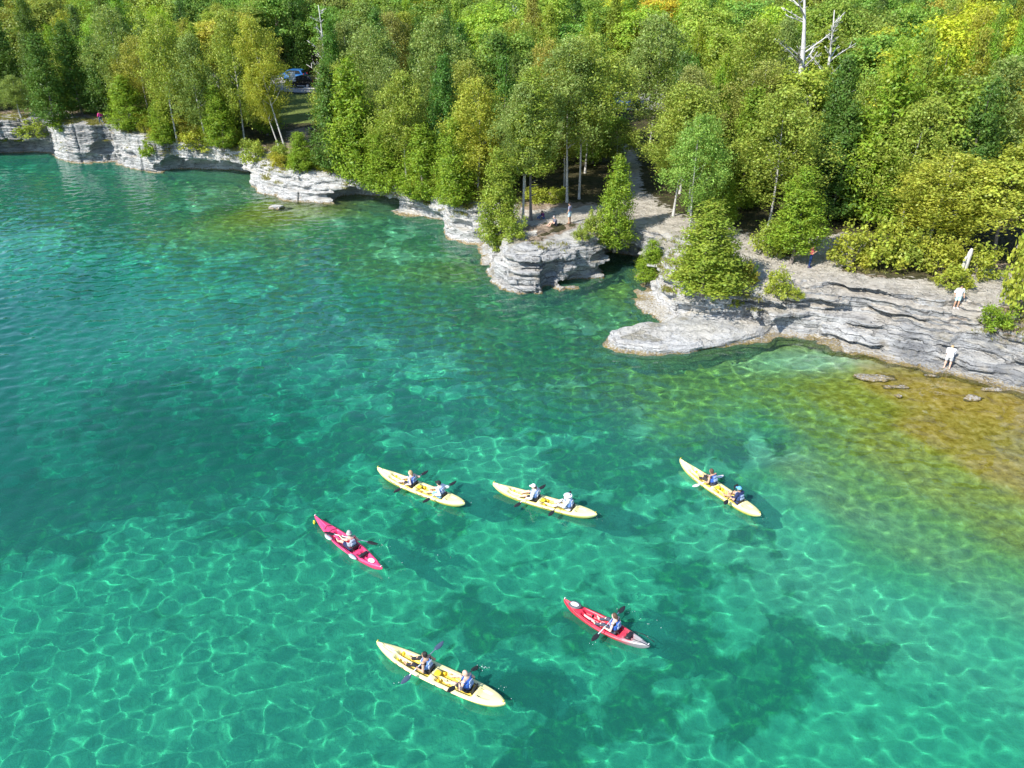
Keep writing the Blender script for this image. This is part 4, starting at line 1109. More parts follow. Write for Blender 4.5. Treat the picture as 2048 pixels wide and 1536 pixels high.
K_BOT = make_kayak('tandem', (754, 1289), (1011, 1411), M_YEL, 'nearest yellow tandem kayak, a bald man in a blue vest in its rear seat')
K_UL = make_kayak('tandem', (755, 940), (930, 1010), M_YEL, 'yellow tandem kayak farthest left, over the pink kayak')
K_MID = make_kayak('tandem', (986, 971), (1194, 1032), M_YEL, 'yellow tandem kayak in the middle, its rear paddler in a wide white hat')
K_R = make_kayak('tandem', (1359, 923), (1521, 1033), M_YEL, 'yellow tandem kayak apart at the right, with white paddle blades in front')
K_PINK = make_kayak('solo', (630, 1036), (765, 1139), M_PINK, 'pink single kayak with a spare paddle along its side')
K_RED = make_kayak('solo', (1128, 1203), (1299, 1295), M_RED, 'red single kayak fading to grey at the stern')
# own details of the two singles and of the nearest tandem
def kd(K, name, fn, m, smooth=True, parent=None): return part_bm(name, fn, m, parent or K['root'], smooth)
z = K_RED['zdk'](1.35, 0)
rim = kd(K_RED, 'hatch_rim', lambda bm: blob(bm, (1.32, 0, z - .012), (.27, .185, .05), Matrix.Rotation(R_(4), 3, 'Y'), 28), simple('dark_grey_rim', (.10, .10, .11), .5))
kd(K_RED, 'hatch_cover', lambda bm: blob(bm, (1.32, 0, z + .008), (.185, .12, .045), Matrix.Rotation(R_(4), 3, 'Y'), 28), M_WHT, parent=rim)
for s in (-1, 1):
    kd(K_RED, 'deck_rail', lambda bm: tube(bm, [(-1.9, s * .13, K_RED['zdk'](-1.6, 0) + .10), (-1.45, s * .19, K_RED['zdk'](-1.5, 0) + .12), (-1.05, s * .21, K_RED['zdk'](-1.3, 0) + .12)], .012, 6), M_BLK)
kd(K_RED, 'deck_bag', lambda bm: add_box(bm, (-.98, 0, K_RED['zdk'](-.98, 0) + .07), (.16, .36, .12), None, .04), M_BLK)
zp = K_PINK['zdk'](-1.55, 0)
kd(K_PINK, 'hatch_cover', lambda bm: blob(bm, (-1.62, 0, K_PINK['zdk'](-1.70, 0) + .02), (.17, .12, .04), None, 24), M_WHT)
kd(K_PINK, 'deck_bag', lambda bm: add_box(bm, (-1.12, .02, K_PINK['zdk'](-1.1, 0) + .09), (.15, .42, .12), None, .04), M_BLK)
kd(K_PINK, 'deck_line', lambda bm: (tube(bm, [(1.05, -.22, K_PINK['zdk'](1.05, -.8) + .02), (1.1, 0, K_PINK['zdk'](1.1, 0) + .015), (1.05, .22, K_PINK['zdk'](1.05, .8) + .02)], .011, 5), tube(bm, [(1.35, -.18, K_PINK['zdk'](1.35, -.8) + .02), (1.42, 0, K_PINK['zdk'](1.4, 0) + .015), (1.35, .18, K_PINK['zdk'](1.35, .8) + .02)], .011, 5)), M_ROPE)
kd(K_PINK, 'tow_float', lambda bm: blob(bm, (K_PINK['L'] / 2 - .04, .09, .10), (.05, .05, .11), None, 10), simple('neon_yellow', (.85, .85, .05), .5))
# illegible cyan and dark lettering along the nearest kayak's side: broken strokes at the size of its letters
def letters(x0, x1, side, hgt, gap, zoff):
    def f(bm):
        r = random.Random(3); x = x0
        while x < x1:
            wd = r.uniform(.035, .06)
            if r.random() > .16:
                y = side * (K_BOT['ww'](x) * .995 + .002); zz = K_BOT['zdk'](x, side * .99) - zoff
                add_box(bm, (x, y, zz), (.014, .006, hgt))
                if r.random() > .35: add_box(bm, (x + wd * .5, y, zz + hgt * r.choice([-.43, 0, .43])), (wd * .8, .006, .014))
                if r.random() > .5: add_box(bm, (x + wd, y, zz), (.012, .006, hgt))
            x += wd + gap
    return f
kd(K_BOT, 'lettering', letters(-1.75, -.75, -1, .085, .045, .07), simple('cyan_vinyl', (.25, .62, .68), .5), False)
kd(K_BOT, 'lettering', letters(.75, 1.6, -1, .06, .04, .06), simple('dark_vinyl', (.12, .11, .09), .5), False)

# ================================================================ PEOPLE
SKIN = {k: simple('skin_' + k, c, .55, .08, 12) for k, c in (('fair', (.62, .40, .30)), ('tan', (.48, .29, .19)), ('pale', (.68, .47, .38)))}
HAIR = {k: simple('hair_' + k, c, .7, .3, 40) for k, c in (('black', (.015, .012, .012)), ('brown', (.09, .05, .03)), ('blond', (.38, .27, .14)), ('grey', (.3, .28, .27)))}
def cloth(nm, c): return simple('cloth_' + nm, c, .9, .12, 9, .1)
def cone(P, a, b, r1, r2):
    a = np.array(a, 'f'); b = np.array(b, 'f'); ab = b - a
    t = np.clip(((P - a) @ ab) / (ab @ ab + 1e-9), 0, 1)
    return np.linalg.norm(P - a - t[..., None] * ab, axis=-1) - (r1 + (r2 - r1) * t)
def ell(P, c, r, M=None):
    Q = P - np.array(c, 'f')
    if M is not None: Q = Q @ np.array(M, 'f')
    r = np.array(r, 'f')
    k0 = np.linalg.norm(Q / r, axis=-1); k1 = np.linalg.norm(Q / (r * r), axis=-1)
    return k0 * (k0 - 1) / (k1 + 1e-6)
def smin(a, b, k=.03):
    h = np.clip(.5 + .5 * (b - a) / k, 0, 1)
    return b * (1 - h) + a * h - k * h * (1 - h)
def sdf_mesh(name, fn, lo, hi, st):
    lo = np.array(lo, 'f'); hi = np.array(hi, 'f'); n = np.ceil((hi - lo) / st).astype(int) + 1
    g = np.stack(np.meshgrid(*[lo[i] + st * np.arange(n[i], dtype='f') for i in range(3)], indexing='ij'), -1)
    co, q = surface_nets(-fn(g), lo, (st, st, st))
    return co, q
def ik(s, h, l1, l2, pole):
    s, h = Vector(s), Vector(h); d = h - s; D = min(d.length, (l1 + l2) * .985)
    d = d.normalized(); h = s + d * D
    a = (l1 * l1 - l2 * l2 + D * D) / (2 * D); hh = math.sqrt(max(0, l1 * l1 - a * a))
    p = Vector(pole); p = p - d * p.dot(d); p.normalize()
    return s + d * a + p * hh, h
POSE = {
    'kayak': dict(hip=(0, 0, .12), lean=.10, head=(.03, 0), knee=[(.40, .17, .27), (.40, -.17, .27)], ank=[(.76, .15, .07), (.76, -.15, .07)], foot=(.10, .10)),
    'stand': dict(hip=(0, 0, .93), lean=.0, head=(.03, -.1), knee=[(.03, .10, .50), (.01, -.10, .50)], ank=[(0, .11, .08), (-.03, -.11, .08)], foot=(.17, -.03)),
    'walk': dict(hip=(0, 0, .90), lean=.08, head=(.04, -.1), knee=[(.16, .09, .50), (-.02, -.09, .48)], ank=[(.26, .09, .10), (-.30, -.09, .16)], foot=(.16, -.02)),
    'bend': dict(hip=(-.1, 0, .88), lean=.95, head=(.12, -.6), knee=[(.05, .13, .48), (.05, -.13, .48)], ank=[(0, .14, .08), (-.02, -.14, .08)], foot=(.17, -.03)),
    'sit': dict(hip=(0, 0, .12), lean=.22, head=(.05, -.3), knee=[(.36, .14, .40), (.38, -.10, .34)], ank=[(.52, .12, .07), (.62, -.12, .07)], foot=(.14, .0)),
}
EYE = MOUTH = None
def person(root, pose, skin='fair', hair='brown', top=('tee', 'white', (.7, .7, .7)), bottom=('shorts', 'navy', (.03, .04, .09)), shoes=None, hat=None, vest=None, hands=None, shaft=None, turn=0.0, hair_style='short', lean=None, girth=1.0):
    """builds the parts of a person under root, in its own frame (x forward, z up)"""
    Pz = POSE[pose]; ln = Pz['lean'] if lean is None else lean
    hip = Vector(Pz['hip']); cl, sl_ = math.cos(ln), math.sin(ln)
    upv = Vector((sl_, 0, cl)); fwd = Vector((cl, 0, -sl_)); g = girth
    T = lambda f, s, u: hip + fwd * f + Vector((0, s, 0)) + upv * u
    chest = T(.0, 0, .33); neck = T(.0, 0, .47); sh = [T(-.005, .175, .425), T(-.005, -.175, .425)]
    hd = neck + upv * .15 + fwd * (.03 + .2 * Pz['head'][0])
    ct, st_ = math.cos(turn), math.sin(turn); nod = Pz['head'][1]
    hf = Vector((ct * math.cos(nod), st_ * math.cos(nod), math.sin(nod))); hu = Vector((0, 0, 1)) - hf * hf.z; hu.normalize(); hs = hu.cross(hf)
    HM = np.array([[hf.x, hs.x, hu.x], [hf.y, hs.y, hu.y], [hf.z, hs.z, hu.z]], 'f')
    if hands is None:
        hands = [(hip.x + .10, .27, hip.z - .05), (hip.x + .08, -.27, hip.z - .05)] if pose in ('stand',) else [(hip.x + .25, .22, hip.z + .02), (hip.x - .15, -.24, hip.z + .03)] if pose == 'walk' else [(.42, .12, .36), (.42, -.08, .34)]
    arms = []
    for k in (0, 1):
        e, h = ik(sh[k], hands[k], .28, .25, (-.35, (.6, -.6)[k], -1))
        arms.append((e, h))
    knee = [Vector(v) for v in Pz['knee']]; ank = [Vector(v) for v in Pz['ank']]
    hj = [hip + Vector((0, .09, -.02)), hip + Vector((0, -.09, -.02))]
    toe = [a + Vector((Pz['foot'][0], 0, Pz['foot'][1])) for a in ank]
    BM = np.array([[fwd.x, 0, upv.x], [0, 1, 0], [fwd.z, 0, upv.z]], 'f')
    def torso(P, inf=0.0, lo=True):
        d = ell(P, T(0, 0, .02), (.115 * g + inf, .155 * g + inf, .12 + inf), BM)
        d = smin(d, ell(P, T(.01, 0, .17), (.10 * g + inf, .135 * g + inf, .15 + inf), BM), .06)
        d = smin(d, ell(P, T(.0, 0, .33), (.115 * g + inf, .165 * g + inf, .155 + inf), BM), .06)
        return smin(d, cone(P, sh[0], sh[1], .058 + inf, .058 + inf), .05)
    def body(P):
        d = torso(P)
        d = smin(d, cone(P, T(0, 0, .42), hd - hu * .06, .06, .05), .03)
        h = ell(P, hd, (.095, .077, .118), HM)
        h = smin(h, ell(P, hd + hf * .035 - hu * .055, (.055, .05, .06), HM), .03)
        h = smin(h, cone(P, hd + hf * .09 + hu * .01, hd + hf * .112 - hu * .022, .010, .015), .012)
        for s in (-1, 1): h = smin(h, ell(P, hd + hs * .08 * s - hf * .005, (.018, .012, .03), HM), .01)
        d = smin(d, h, .02)
        for k in (0, 1):
            e, w = arms[k]
            d = smin(d, cone(P, sh[k], e, .052, .041), .03); d = smin(d, cone(P, e, w, .041, .027), .015)
            d = smin(d, ell(P, w, (.038, .034, .034)), .02)
            d = smin(d, cone(P, hj[k], knee[k], .088 * g, .056), .04); d = smin(d, cone(P, knee[k], ank[k], .056, .038), .02)
            m_ = knee[k] * .7 + ank[k] * .3
            d = smin(d, ell(P, m_, (.055, .055, .075)), .04)
            d = smin(d, cone(P, ank[k] - Vector((.03, 0, .02)), toe[k] - Vector((0, 0, .02)), .040, .030), .025)
        return d
    pts = [hd + Vector((0, 0, .15)), hd, hip, *sh, *hands, *knee, *ank, *toe, *[a[0] for a in arms], *[a[1] for a in arms]]
    pts = np.array([tuple(p) for p in pts]); lo = pts.min(0) - .17; hi = pts.max(0) + .17
    co, q = sdf_mesh('body', body, lo, hi, .02)
    # fingers, closed round the shaft or hanging relaxed
    FC, FQ = [co], [q]; off = len(co)
    for k in (0, 1):
        e, w = arms[k]; fdir = (w - e).normalized()
        if shaft is not None: ax = Vector(shaft).normalized(); n1 = (fdir - ax * fdir.dot(ax)).normalized()
        else: ax = Vector((0, 0, 1)).cross(fdir); ax = ax.normalized() if ax.length > .1 else Vector((1, 0, 0)); n1 = None
        for j in range(5):
            s = (j - 1.5) * .02 * (1 if k else -1) if j < 4 else 0
            L = (.9, 1.0, .95, .75, .8)[j]
            if n1 is not None:
                n2 = ax.cross(n1) * (-1 if j < 4 else 1)
                path = [w + ax * (s if j < 4 else (.045 if k else -.045)) + n1 * .034 * math.cos(t) * .9 + n2 * .034 * math.sin(t) for t in [0.3 + L * .8 * i for i in range(4)]]
            else:
                path = [w + ax * (s if j < 4 else .035) + fdir * (.02 + .024 * i * L) * (1 if j < 4 else .7) + Vector((0, 0, -.004 * i * i)) for i in range(4)]
            c_, f_ = [], []
            for i, p in enumerate(path):
                t_ = (path[min(i + 1, 3)] - path[max(i - 1, 0)]).normalized(); a_ = t_.orthogonal().normalized(); b_ = t_.cross(a_); r_ = .0095 - .0009 * i
                c_ += [tuple(p + a_ * r_ * math.cos(v) + b_ * r_ * math.sin(v)) for v in (0, 1.257, 2.513, 3.77, 5.027)]
            for i in range(3): f_ += [(off + i * 5 + v, off + i * 5 + (v + 1) % 5, off + i * 5 + 5 + (v + 1) % 5, off + i * 5 + 5 + v) for v in range(5)]
            FC.append(np.array(c_, 'f')); FQ.append(np.array(f_, 'i4')); off += 20
    bo = link('body', npmesh('body', np.concatenate(FC), np.concatenate(FQ), True), SKIN[skin], root)
    def item(name, fn, m, st=.022, parent=None):
        co, q = sdf_mesh(name, fn, lo - .03, hi + .03, st)
        if len(q): return link(name, npmesh(name, co, q, True), m, parent or root)
    kind, nm, col = top
    frac = {'tee': .55, 'tank': 0, 'long': 1.0, 'loose': .8}[kind]; inf = .014 if kind != 'loose' else .035
    def f_top(P):
        d = torso(P, inf)
        if kind == 'tank': d = np.maximum(d, (P - np.array(T(0, 0, .44), 'f')) @ np.array(upv, 'f'))
        for k in (0, 1):
            if frac: e = sh[k].lerp(arms[k][0], min(1, frac)); d = smin(d, cone(P, sh[k], e, .056 + inf, .048 + inf), .03)
            if kind == 'long': d = smin(d, cone(P, arms[k][0], arms[k][0].lerp(arms[k][1], .9), .042 + inf, .03 + inf), .02)
        return d
    item('shirt', f_top, cloth(nm, col))
    kind, nm, col = bottom
    def f_bot(P):
        d = ell(P, T(0, 0, .0), (.135 * g, .175 * g, .12), BM)
        for k in (0, 1):
            if kind == 'shorts': d = smin(d, cone(P, hj[k], hj[k].lerp(knee[k], .72), .105 * g, .088), .04)
            else:
                d = smin(d, cone(P, hj[k], knee[k], .102 * g, .070), .04); d = smin(d, cone(P, knee[k], knee[k].lerp(ank[k], .9), .070, .054), .02)
        return d
    item('shorts' if kind == 'shorts' else 'trousers', f_bot, cloth(nm, col))
    if shoes:
        for k in (0, 1):
            c_ = cone; a0 = ank[k] - Vector((.04, 0, .03)); a1 = toe[k] - Vector((-.01, 0, .025))
            co, q = sdf_mesh('shoe', lambda P: cone(P, a0, a1, .050, .040), np.minimum(a0, a1) - .08, np.maximum(a0, a1) + .08, .018)
            link('shoe', npmesh('shoe', co, q, True), cloth(*shoes), root)
    hl, hh_ = np.array(hd) - .3, np.array(hd) + .3
    if hair and hair_style != 'bald':
        def f_hair(P):
            d = ell(P, hd - hf * .012 + hu * .014, (.103, .09, .12), HM)
            Q = P - np.array(hd, 'f'); f = Q @ np.array(hf, 'f'); u = Q @ np.array(hu, 'f')
            cut = (f - .035) * .8 - (u - .02) * .75 if hair_style == 'short' else (f - .035) * .8 - (u - .045) * .6
            d = np.maximum(d, cut); d = np.maximum(d, -(u + (.045 if hair_style == 'short' else .09)))
            if hair_style == 'tail': d = smin(d, cone(P, hd - hf * .10 + hu * .03, hd - hf * .15 - hu * .14, .032, .018), .02)
            if hair_style == 'long': d = smin(d, cone(P, hd - hf * .05 - hu * .03, hd - hf * .07 - hu * .17, .075, .05), .03)
            if hair_style == 'bun': d = smin(d, ell(P, hd - hf * .07 + hu * .11, (.045, .045, .045)), .02)
            return d
        co, q = sdf_mesh('hair', f_hair, hl, hh_, .016); link('hair', npmesh('hair', co, q, True), HAIR[hair], root)
    if hat:
        hk, hn, hc = hat
        def f_hat(P):
            Q = P - np.array(hd, 'f'); f = Q @ np.array(hf, 'f'); s = Q @ np.array(hs, 'f'); u = Q @ np.array(hu, 'f')
            d = np.maximum(ell(P, hd + hu * .02, (.112, .098, .125 if hk != 'sun' else .12), HM), -(u - .02))
            if hk == 'cap': br = np.maximum(np.sqrt(((f - .10) / .10) ** 2 + (s / .075) ** 2) * .08 - .08, np.abs(u - .035 + f * .12) - .010)
            elif hk == 'bucket': br = np.minimum(np.maximum(np.sqrt(f ** 2 + s ** 2) - .125, np.abs(u - .03) - .016), ell(P, hd + hu * .10, (.095, .085, .075), HM))
            else: br = np.maximum(np.sqrt(f ** 2 + s ** 2) - .19, np.abs(u - .035 + .12 * np.sqrt(f ** 2 + s ** 2)) - .012)
            return np.minimum(d, br)
        co, q = sdf_mesh('hat', f_hat, hl, hh_, .014); link('hat', npmesh('hat', co, q, True), cloth(hn, hc), root)
    for s in (-1, 1):
        p = hd + hf * .083 + hs * s * .032 + hu * .012
        link('eye', EYEM, None, root).location = p
    mo = link('mouth', MOUTHM, None, root); mo.location = hd + hf * .083 - hu * .062; mo.rotation_euler = (0, 0, turn)
    if vest:
        vn, vc, pn, pc = vest
        def f_vest(P):
            d = ell(P, T(.01, 0, .17), (.155 * g, .185 * g, .19), BM); d = smin(d, ell(P, T(0, 0, .31), (.165 * g, .19 * g, .17), BM), .05)
            Q = P - np.array(hip, 'f'); u = Q @ np.array(upv, 'f'); f = Q @ np.array(fwd, 'f')
            d = np.maximum(d, .06 - u); d = np.maximum(d, u - .485)
            d = np.maximum(d, -cone(P, T(-.2, 0, .50), T(.2, 0, .48), .075, .075))      # neck opening
            for k in (0, 1): d = np.maximum(d, -cone(P, sh[k] + Vector((-.12, 0, -.04)), sh[k] + Vector((.12, 0, -.04)), .066, .066))
            return d
        vo = item('life_vest', f_vest, cloth(vn, vc))
        r = BM
        Mx = Matrix(BM.tolist())
        for fs, nm_ in ((-.158 * g, 'back_panel'), (.165 * g, 'chest_pocket')):
            for u0, hh2 in ((.36, .10), (.21, .13)):
                link(nm_, bm_mesh(nm_, (lambda bm: (add_box(bm, T(fs, 0, u0), (.035, .20 if u0 > .3 else .24, hh2), Mx, .014), bm)[1])(bmesh.new()), True), cloth(pn, pc), vo or root)
        bmb = bmesh.new(); tube(bmb, [T(.175 * g * math.cos(t), .20 * g * math.sin(t), .13) for t in np.linspace(0, 2 * math.pi, 17)], .011, 5, False)
        link('belt', bm_mesh('belt', bmb, True), M_BLK, vo or root)
    return dict(hd=hd)
_b = bmesh.new(); bmesh.ops.create_uvsphere(_b, u_segments=8, v_segments=6, radius=.011); EYEM = bm_mesh('eye', _b, True); EYEM.materials.append(simple('eye_dark', (.03, .025, .02), .2))
_b = bmesh.new(); blob(_b, (0, 0, 0), (.008, .022, .006), None, 8); MOUTHM = bm_mesh('mouth', _b, True); MOUTHM.materials.append(simple('lips', (.42, .16, .14), .5))

# ---- paddles
def paddle(tips, c, label, blade=M_BLK, shaft_m=None, L=2.25):
    """both blade tips lie on their sight lines, the shaft passes as near as it can to c; real length L"""
    O = Vector((0, 0, CAM_H)); r1, r2 = ray(*tips[0]).normalized(), ray(*tips[1]).normalized(); best = None
    t0 = (c - O).length
    for i in range(241):
        e1 = O + r1 * (t0 + (i - 120) * .015)
        w = O - e1; b = r2.dot(w); cc = w.dot(w) - L * L; D = b * b - cc
        cand = [-b - math.sqrt(D), -b + math.sqrt(D)] if D >= 0 else [-b]
        for t2 in cand:
            e2 = O + r2 * t2; d = (e2 - e1).normalized(); s = (c - e1).dot(d); q = e1 + d * s
            cost = (q - c).length + abs(s - (e2 - e1).length / 2) * .6 + max(0, -.25 - min(e1.z, e2.z)) * 3 + abs((e2 - e1).length - L)
            if best is None or cost < best[0]: best = (cost, e1, e2, q)
    _, e1, e2, q = best
    d = (e2 - e1).normalized(); mid = (e1 + e2) / 2; L = (e2 - e1).length
    root = empty('paddle', mid); root.rotation_euler = d.to_track_quat('X', 'Z').to_euler()
    tag(root, label, 'paddle', 'double bladed paddles')
    make_paddle_parts(root, L, blade, shaft_m or M_GRY)
    return d, q
def make_paddle_parts(root, L, blade, shaft_m):
    part_bm('shaft', lambda bm: tube(bm, [(-L / 2 + .42, 0, 0), (L / 2 - .42, 0, 0)], .017, 8), shaft_m, root)
    for s in (-1, 1):
        def f(bm):
            n = 16; rings = []
            for i in range(n):
                t = i / (n - 1); x = s * (L / 2 - .47 + .47 * t); hw = .095 * max(.12, math.sin(math.pi * min(1, .12 + t * .86)) ** .7); cup = .018 * (1 - (2 * t - 1) ** 2)
                rings.append([bm.verts.new((x, y * hw, -cup * abs(y) - (.006 if k > 4 else -.006) + (.008 if y == 0 and k < 5 else 0))) for k, y in enumerate((-1, -.5, 0, .5, 1, 1, .5, 0, -.5, -1))])
            for a, b in zip(rings, rings[1:]):
                for k in range(10): bm.faces.new((a[k], a[(k + 1) % 10], b[(k + 1) % 10], b[k]))
            bm.faces.new(rings[0]); bm.faces.new(rings[-1])
        part_bm('blade', f, blade, root)
M_SHAFT = simple('pale_shaft', (.55, .62, .66), .4); M_BLUEG = simple('slate_blade', (.06, .09, .14), .35)

def kayaker(K, hip_px, label, tips=None, plabel=None, blade=M_BLK, shaft_m=None, sc=1.0, turn=0.0, free_hands=None, **kw):
    p = at(*hip_px, .16); r = K['root']; c, s = math.cos(K['rz']), math.sin(K['rz'])
    lx = (p.x - K['loc'].x) * c + (p.y - K['loc'].y) * s
    zz = K['zdk'](lx, 0) + .01
    loc = Vector((K['loc'].x + c * lx, K['loc'].y + s * lx, zz))
    root = empty('person', loc, K['rz']); root.scale = (sc,) * 3
    tag(root, label, 'person', 'kayakers')
    hands = free_hands; shaft = None
    if tips:
        cw = loc + Vector((c * .40, s * .40, .40)) * sc
        d, q = paddle(tips, cw, plabel, blade, shaft_m)
        inv = Matrix.Rotation(-K['rz'], 3, 'Z')
        dl = inv @ d; ql = (inv @ (q - loc)) / sc
        if dl.y < 0: dl = -dl
        hands = [ql + dl * .30, ql - dl * .30]; shaft = dl
    person(root, 'kayak', hands=hands, shaft=shaft, turn=turn, **kw)
    return root
V_BLUE = ('blue_vest', (.04, .11, .40), 'grey_blue', (.30, .38, .52)); V_GREY = ('grey_vest', (.33, .35, .40), 'pale_grey', (.48, .52, .60))
V_NAVY = ('navy_vest', (.035, .06, .16), 'grey_blue', (.30, .38, .52)); V_LB = ('light_blue_vest', (.16, .27, .55), 'pale_grey', (.48, .52, .60))
kayaker(K_BOT, (852, 1345), 'woman with black hair in a bun in the front seat of the nearest tandem', [(887, 1282), (802, 1368)], 'paddle with slate blades held by the woman with the black bun', M_BLUEG, M_SHAFT, skin='tan', hair='black', hair_style='bun', top=('tank', 'black', (.03, .03, .035)), bottom=('trousers', 'black', (.03, .03, .035)), vest=V_LB)
kayaker(K_BOT, (934, 1382), 'bald man in a blue vest in the rear seat of the nearest tandem', [(956, 1331), (895, 1384)], 'paddle with brown black blades held by the bald man', M_BLK, simple('brown_shaft', (.12, .09, .08), .4), skin='fair', hair=None, hair_style='bald', top=('tank', 'blue', (.05, .13, .42)), bottom=('shorts', 'black', (.03, .03, .035)), vest=V_BLUE)
kayaker(K_UL, (826, 971), 'blond woman in a blue vest in front on the leftmost tandem', [(856, 941), (787, 985)], 'thin dark paddle held by the blond woman', M_BLK, M_SHAFT, skin='pale', hair='blond', hair_style='long', top=('tank', 'grey', (.3, .3, .32)), bottom=('shorts', 'charcoal', (.05, .045, .05)), vest=V_BLUE, turn=.3)
kayaker(K_UL, (884, 992), 'man with a dark cap and white shirt behind the blond woman', [(912, 962), (845, 1005)], 'paddle with glossy black blades held by the man in the dark cap', M_BLK, M_SHAFT, skin='fair', hair='black', top=('long', 'white', (.72, .72, .74)), bottom=('shorts', 'sky_blue', (.22, .42, .62)), vest=V_LB, hat=('cap', 'black', (.03, .03, .035)))
kayaker(K_MID, (1070, 1000), 'front paddler with a white cap on the middle tandem', [(1091, 969), (1028, 1014)], 'paddle with black blades held by the front paddler in the white cap', M_BLK, M_SHAFT, skin='fair', hair='brown', hair_style='tail', top=('long', 'white', (.72, .72, .74)), bottom=('shorts', 'charcoal', (.05, .045, .05)), vest=V_LB, hat=('cap', 'white', (.75, .74, .72)), turn=.2)
kayaker(K_MID, (1140, 1017), 'rear paddler in a wide white sun hat and white shirt on the middle tandem', [(1142, 982), (1097, 1032)], 'paddle mostly hidden by the paddler in the wide white hat', M_BLK, M_ROPE, skin='fair', hair='grey', top=('long', 'white', (.72, .72, .74)), bottom=('trousers', 'white', (.72, .72, .74)), vest=V_LB, hat=('sun', 'white', (.75, .74, .72)))
kayaker(K_R, (1428, 972), 'hunched front paddler with dark hair on the tandem with white blades', [(1447, 950), (1385, 973)], 'paddle with white blades on the tandem at the right', M_WHT, M_WHT, skin='tan', hair='brown', hair_style='long', top=('tank', 'navy', (.03, .04, .1)), bottom=('trousers', 'charcoal', (.05, .045, .05)), vest=V_BLUE, lean=.35)
kayaker(K_R, (1479, 1006), 'rear paddler in a blue cap and navy vest on the tandem with white blades', [(1475, 968), (1449, 1009)], 'black paddle held low by the man in the blue cap', M_BLK, M_ROPE, skin='tan', hair='brown', top=('tee', 'navy', (.03, .04, .1)), bottom=('shorts', 'navy', (.03, .04, .1)), vest=V_NAVY, hat=('cap', 'light_blue', (.13, .38, .68)))
kayaker(K_PINK, (705, 1095), 'paddler in a grey vest and grey bucket hat in the pink kayak', [(648, 1064), (756, 1088)], 'paddle with black blades held across the pink kayak', M_BLK, M_SHAFT, skin='fair', hair='grey', top=('tank', 'red', (.5, .04, .05)), bottom=('shorts', 'navy', (.03, .04, .1)), vest=V_GREY, hat=('bucket', 'stone', (.36, .37, .35)))
kayaker(K_RED, (1231, 1262), 'woman with tied brown hair and a blue vest in the red kayak', [(1250, 1212), (1183, 1282)], 'paddle with black blades held by the woman in the red kayak', M_BLK, M_SHAFT, skin='pale', hair='brown', hair_style='tail', top=('tank', 'black', (.03, .03, .035)), bottom=('trousers', 'slate', (.07, .075, .10)), vest=V_BLUE)
# the spare paddle strapped along the pink kayak
sp_root = empty('paddle', K_PINK['loc'], 0); c_, s_ = math.cos(K_PINK['rz']), math.sin(K_PINK['rz'])
_lp = lambda x, y, z: Vector((K_PINK['loc'].x + c_ * x - s_ * y, K_PINK['loc'].y + s_ * x + c_ * y, z))
_a, _b2 = _lp(1.05, .33, .27), _lp(-1.15, .36, .27)
sp_root.location = (_a + _b2) / 2; sp_root.rotation_euler = (_b2 - _a).to_track_quat('X', 'Z').to_euler()
tag(sp_root, 'spare paddle with grey blades lying along the side of the pink kayak', 'paddle', 'double bladed paddles')
make_paddle_parts(sp_root, 2.2, M_GRY, M_PINK)
sp_root.location = (_lp(1.05, .36, .29) + _lp(-1.15, .39, .29)) / 2

def walker(px, py, top_py, face, label, pose='stand', **kw):
    p = hit(px, py); Z = proj(p)[2]
    hgt = {'stand': 1.72, 'walk': 1.69, 'bend': 1.42, 'sit': .92}[pose]
    lo, hi = .2, 3.
    for _ in range(25):
        m_ = (lo + hi) / 2
        if proj((p.x, p.y, p.z + m_))[1] > top_py: lo = m_
        else: hi = m_
    sc = max(.72, min(1.1, lo / hgt))
    root = empty('person', p, R_(face)); root.scale = (sc,) * 3
    tag(root, label, 'person', 'visitors on the rocks')
    person(root, pose, **kw); print('walker', label[:30], round(sc, 2), tuple(round(v, 1) for v in p))
    return root
walker(1139, 447, 404, 150, 'standing man in a grey shirt and pale blue shorts on the rock point', skin='tan', hair='black', top=('tee', 'grey_violet', (.22, .22, .30)), bottom=('shorts', 'pale_blue', (.50, .66, .74)), shoes=('sandal_brown', (.2, .12, .08)))
walker(1087, 438, 419, 200, 'dark haired person in purple sitting on the rock by the trunks', 'sit', skin='tan', hair='black', hair_style='long', top=('tee', 'purple', (.10, .03, .10)), bottom=('trousers', 'denim', (.06, .10, .20)))
walker(1112, 452, 429, 190, 'grey haired person in grey sitting between the trunks and the standing man', 'sit', skin='fair', hair='grey', top=('tee', 'slate_grey', (.14, .14, .19)), bottom=('shorts', 'charcoal', (.05, .045, .05)))
walker(203, 247, 222, 150, 'walker in a pink top on the far cliff', 'walk', skin='tan', hair='black', hair_style='long', top=('long', 'pink', (.75, .08, .28)), bottom=('trousers', 'denim', (.06, .10, .20)), shoes=('white', (.72, .72, .74)))
walker(1618, 535, 488, -20, 'man in a coral shirt and dark jeans under the bright cedar', skin='tan', hair='black', top=('tee', 'coral', (.68, .16, .15)), bottom=('trousers', 'dark_denim', (.025, .05, .14)), hands=[(.28, .06, 1.22), (.28, -.06, 1.22)], shoes=('navy', (.03, .04, .1)))
walker(1911, 616, 569, -100, 'man in a loose white shirt and pale swim shorts on the upper slope', skin='tan', hair='black', top=('loose', 'white', (.62, .62, .63)), bottom=('shorts', 'aqua', (.48, .70, .72)), hands=[(.10, .30, .92), (.14, -.30, .95)], shoes=('white', (.72, .72, .74)), girth=1.15)
walker(1893, 737, 694, 60, 'stooping person all in white at the water edge of the grey slope', 'bend', skin='fair', hair='blond', top=('loose', 'white', (.62, .62, .63)), bottom=('shorts', 'white', (.62, .62, .63)), hands=[(.42, .15, .42), (.42, -.15, .42)], lean=.85)

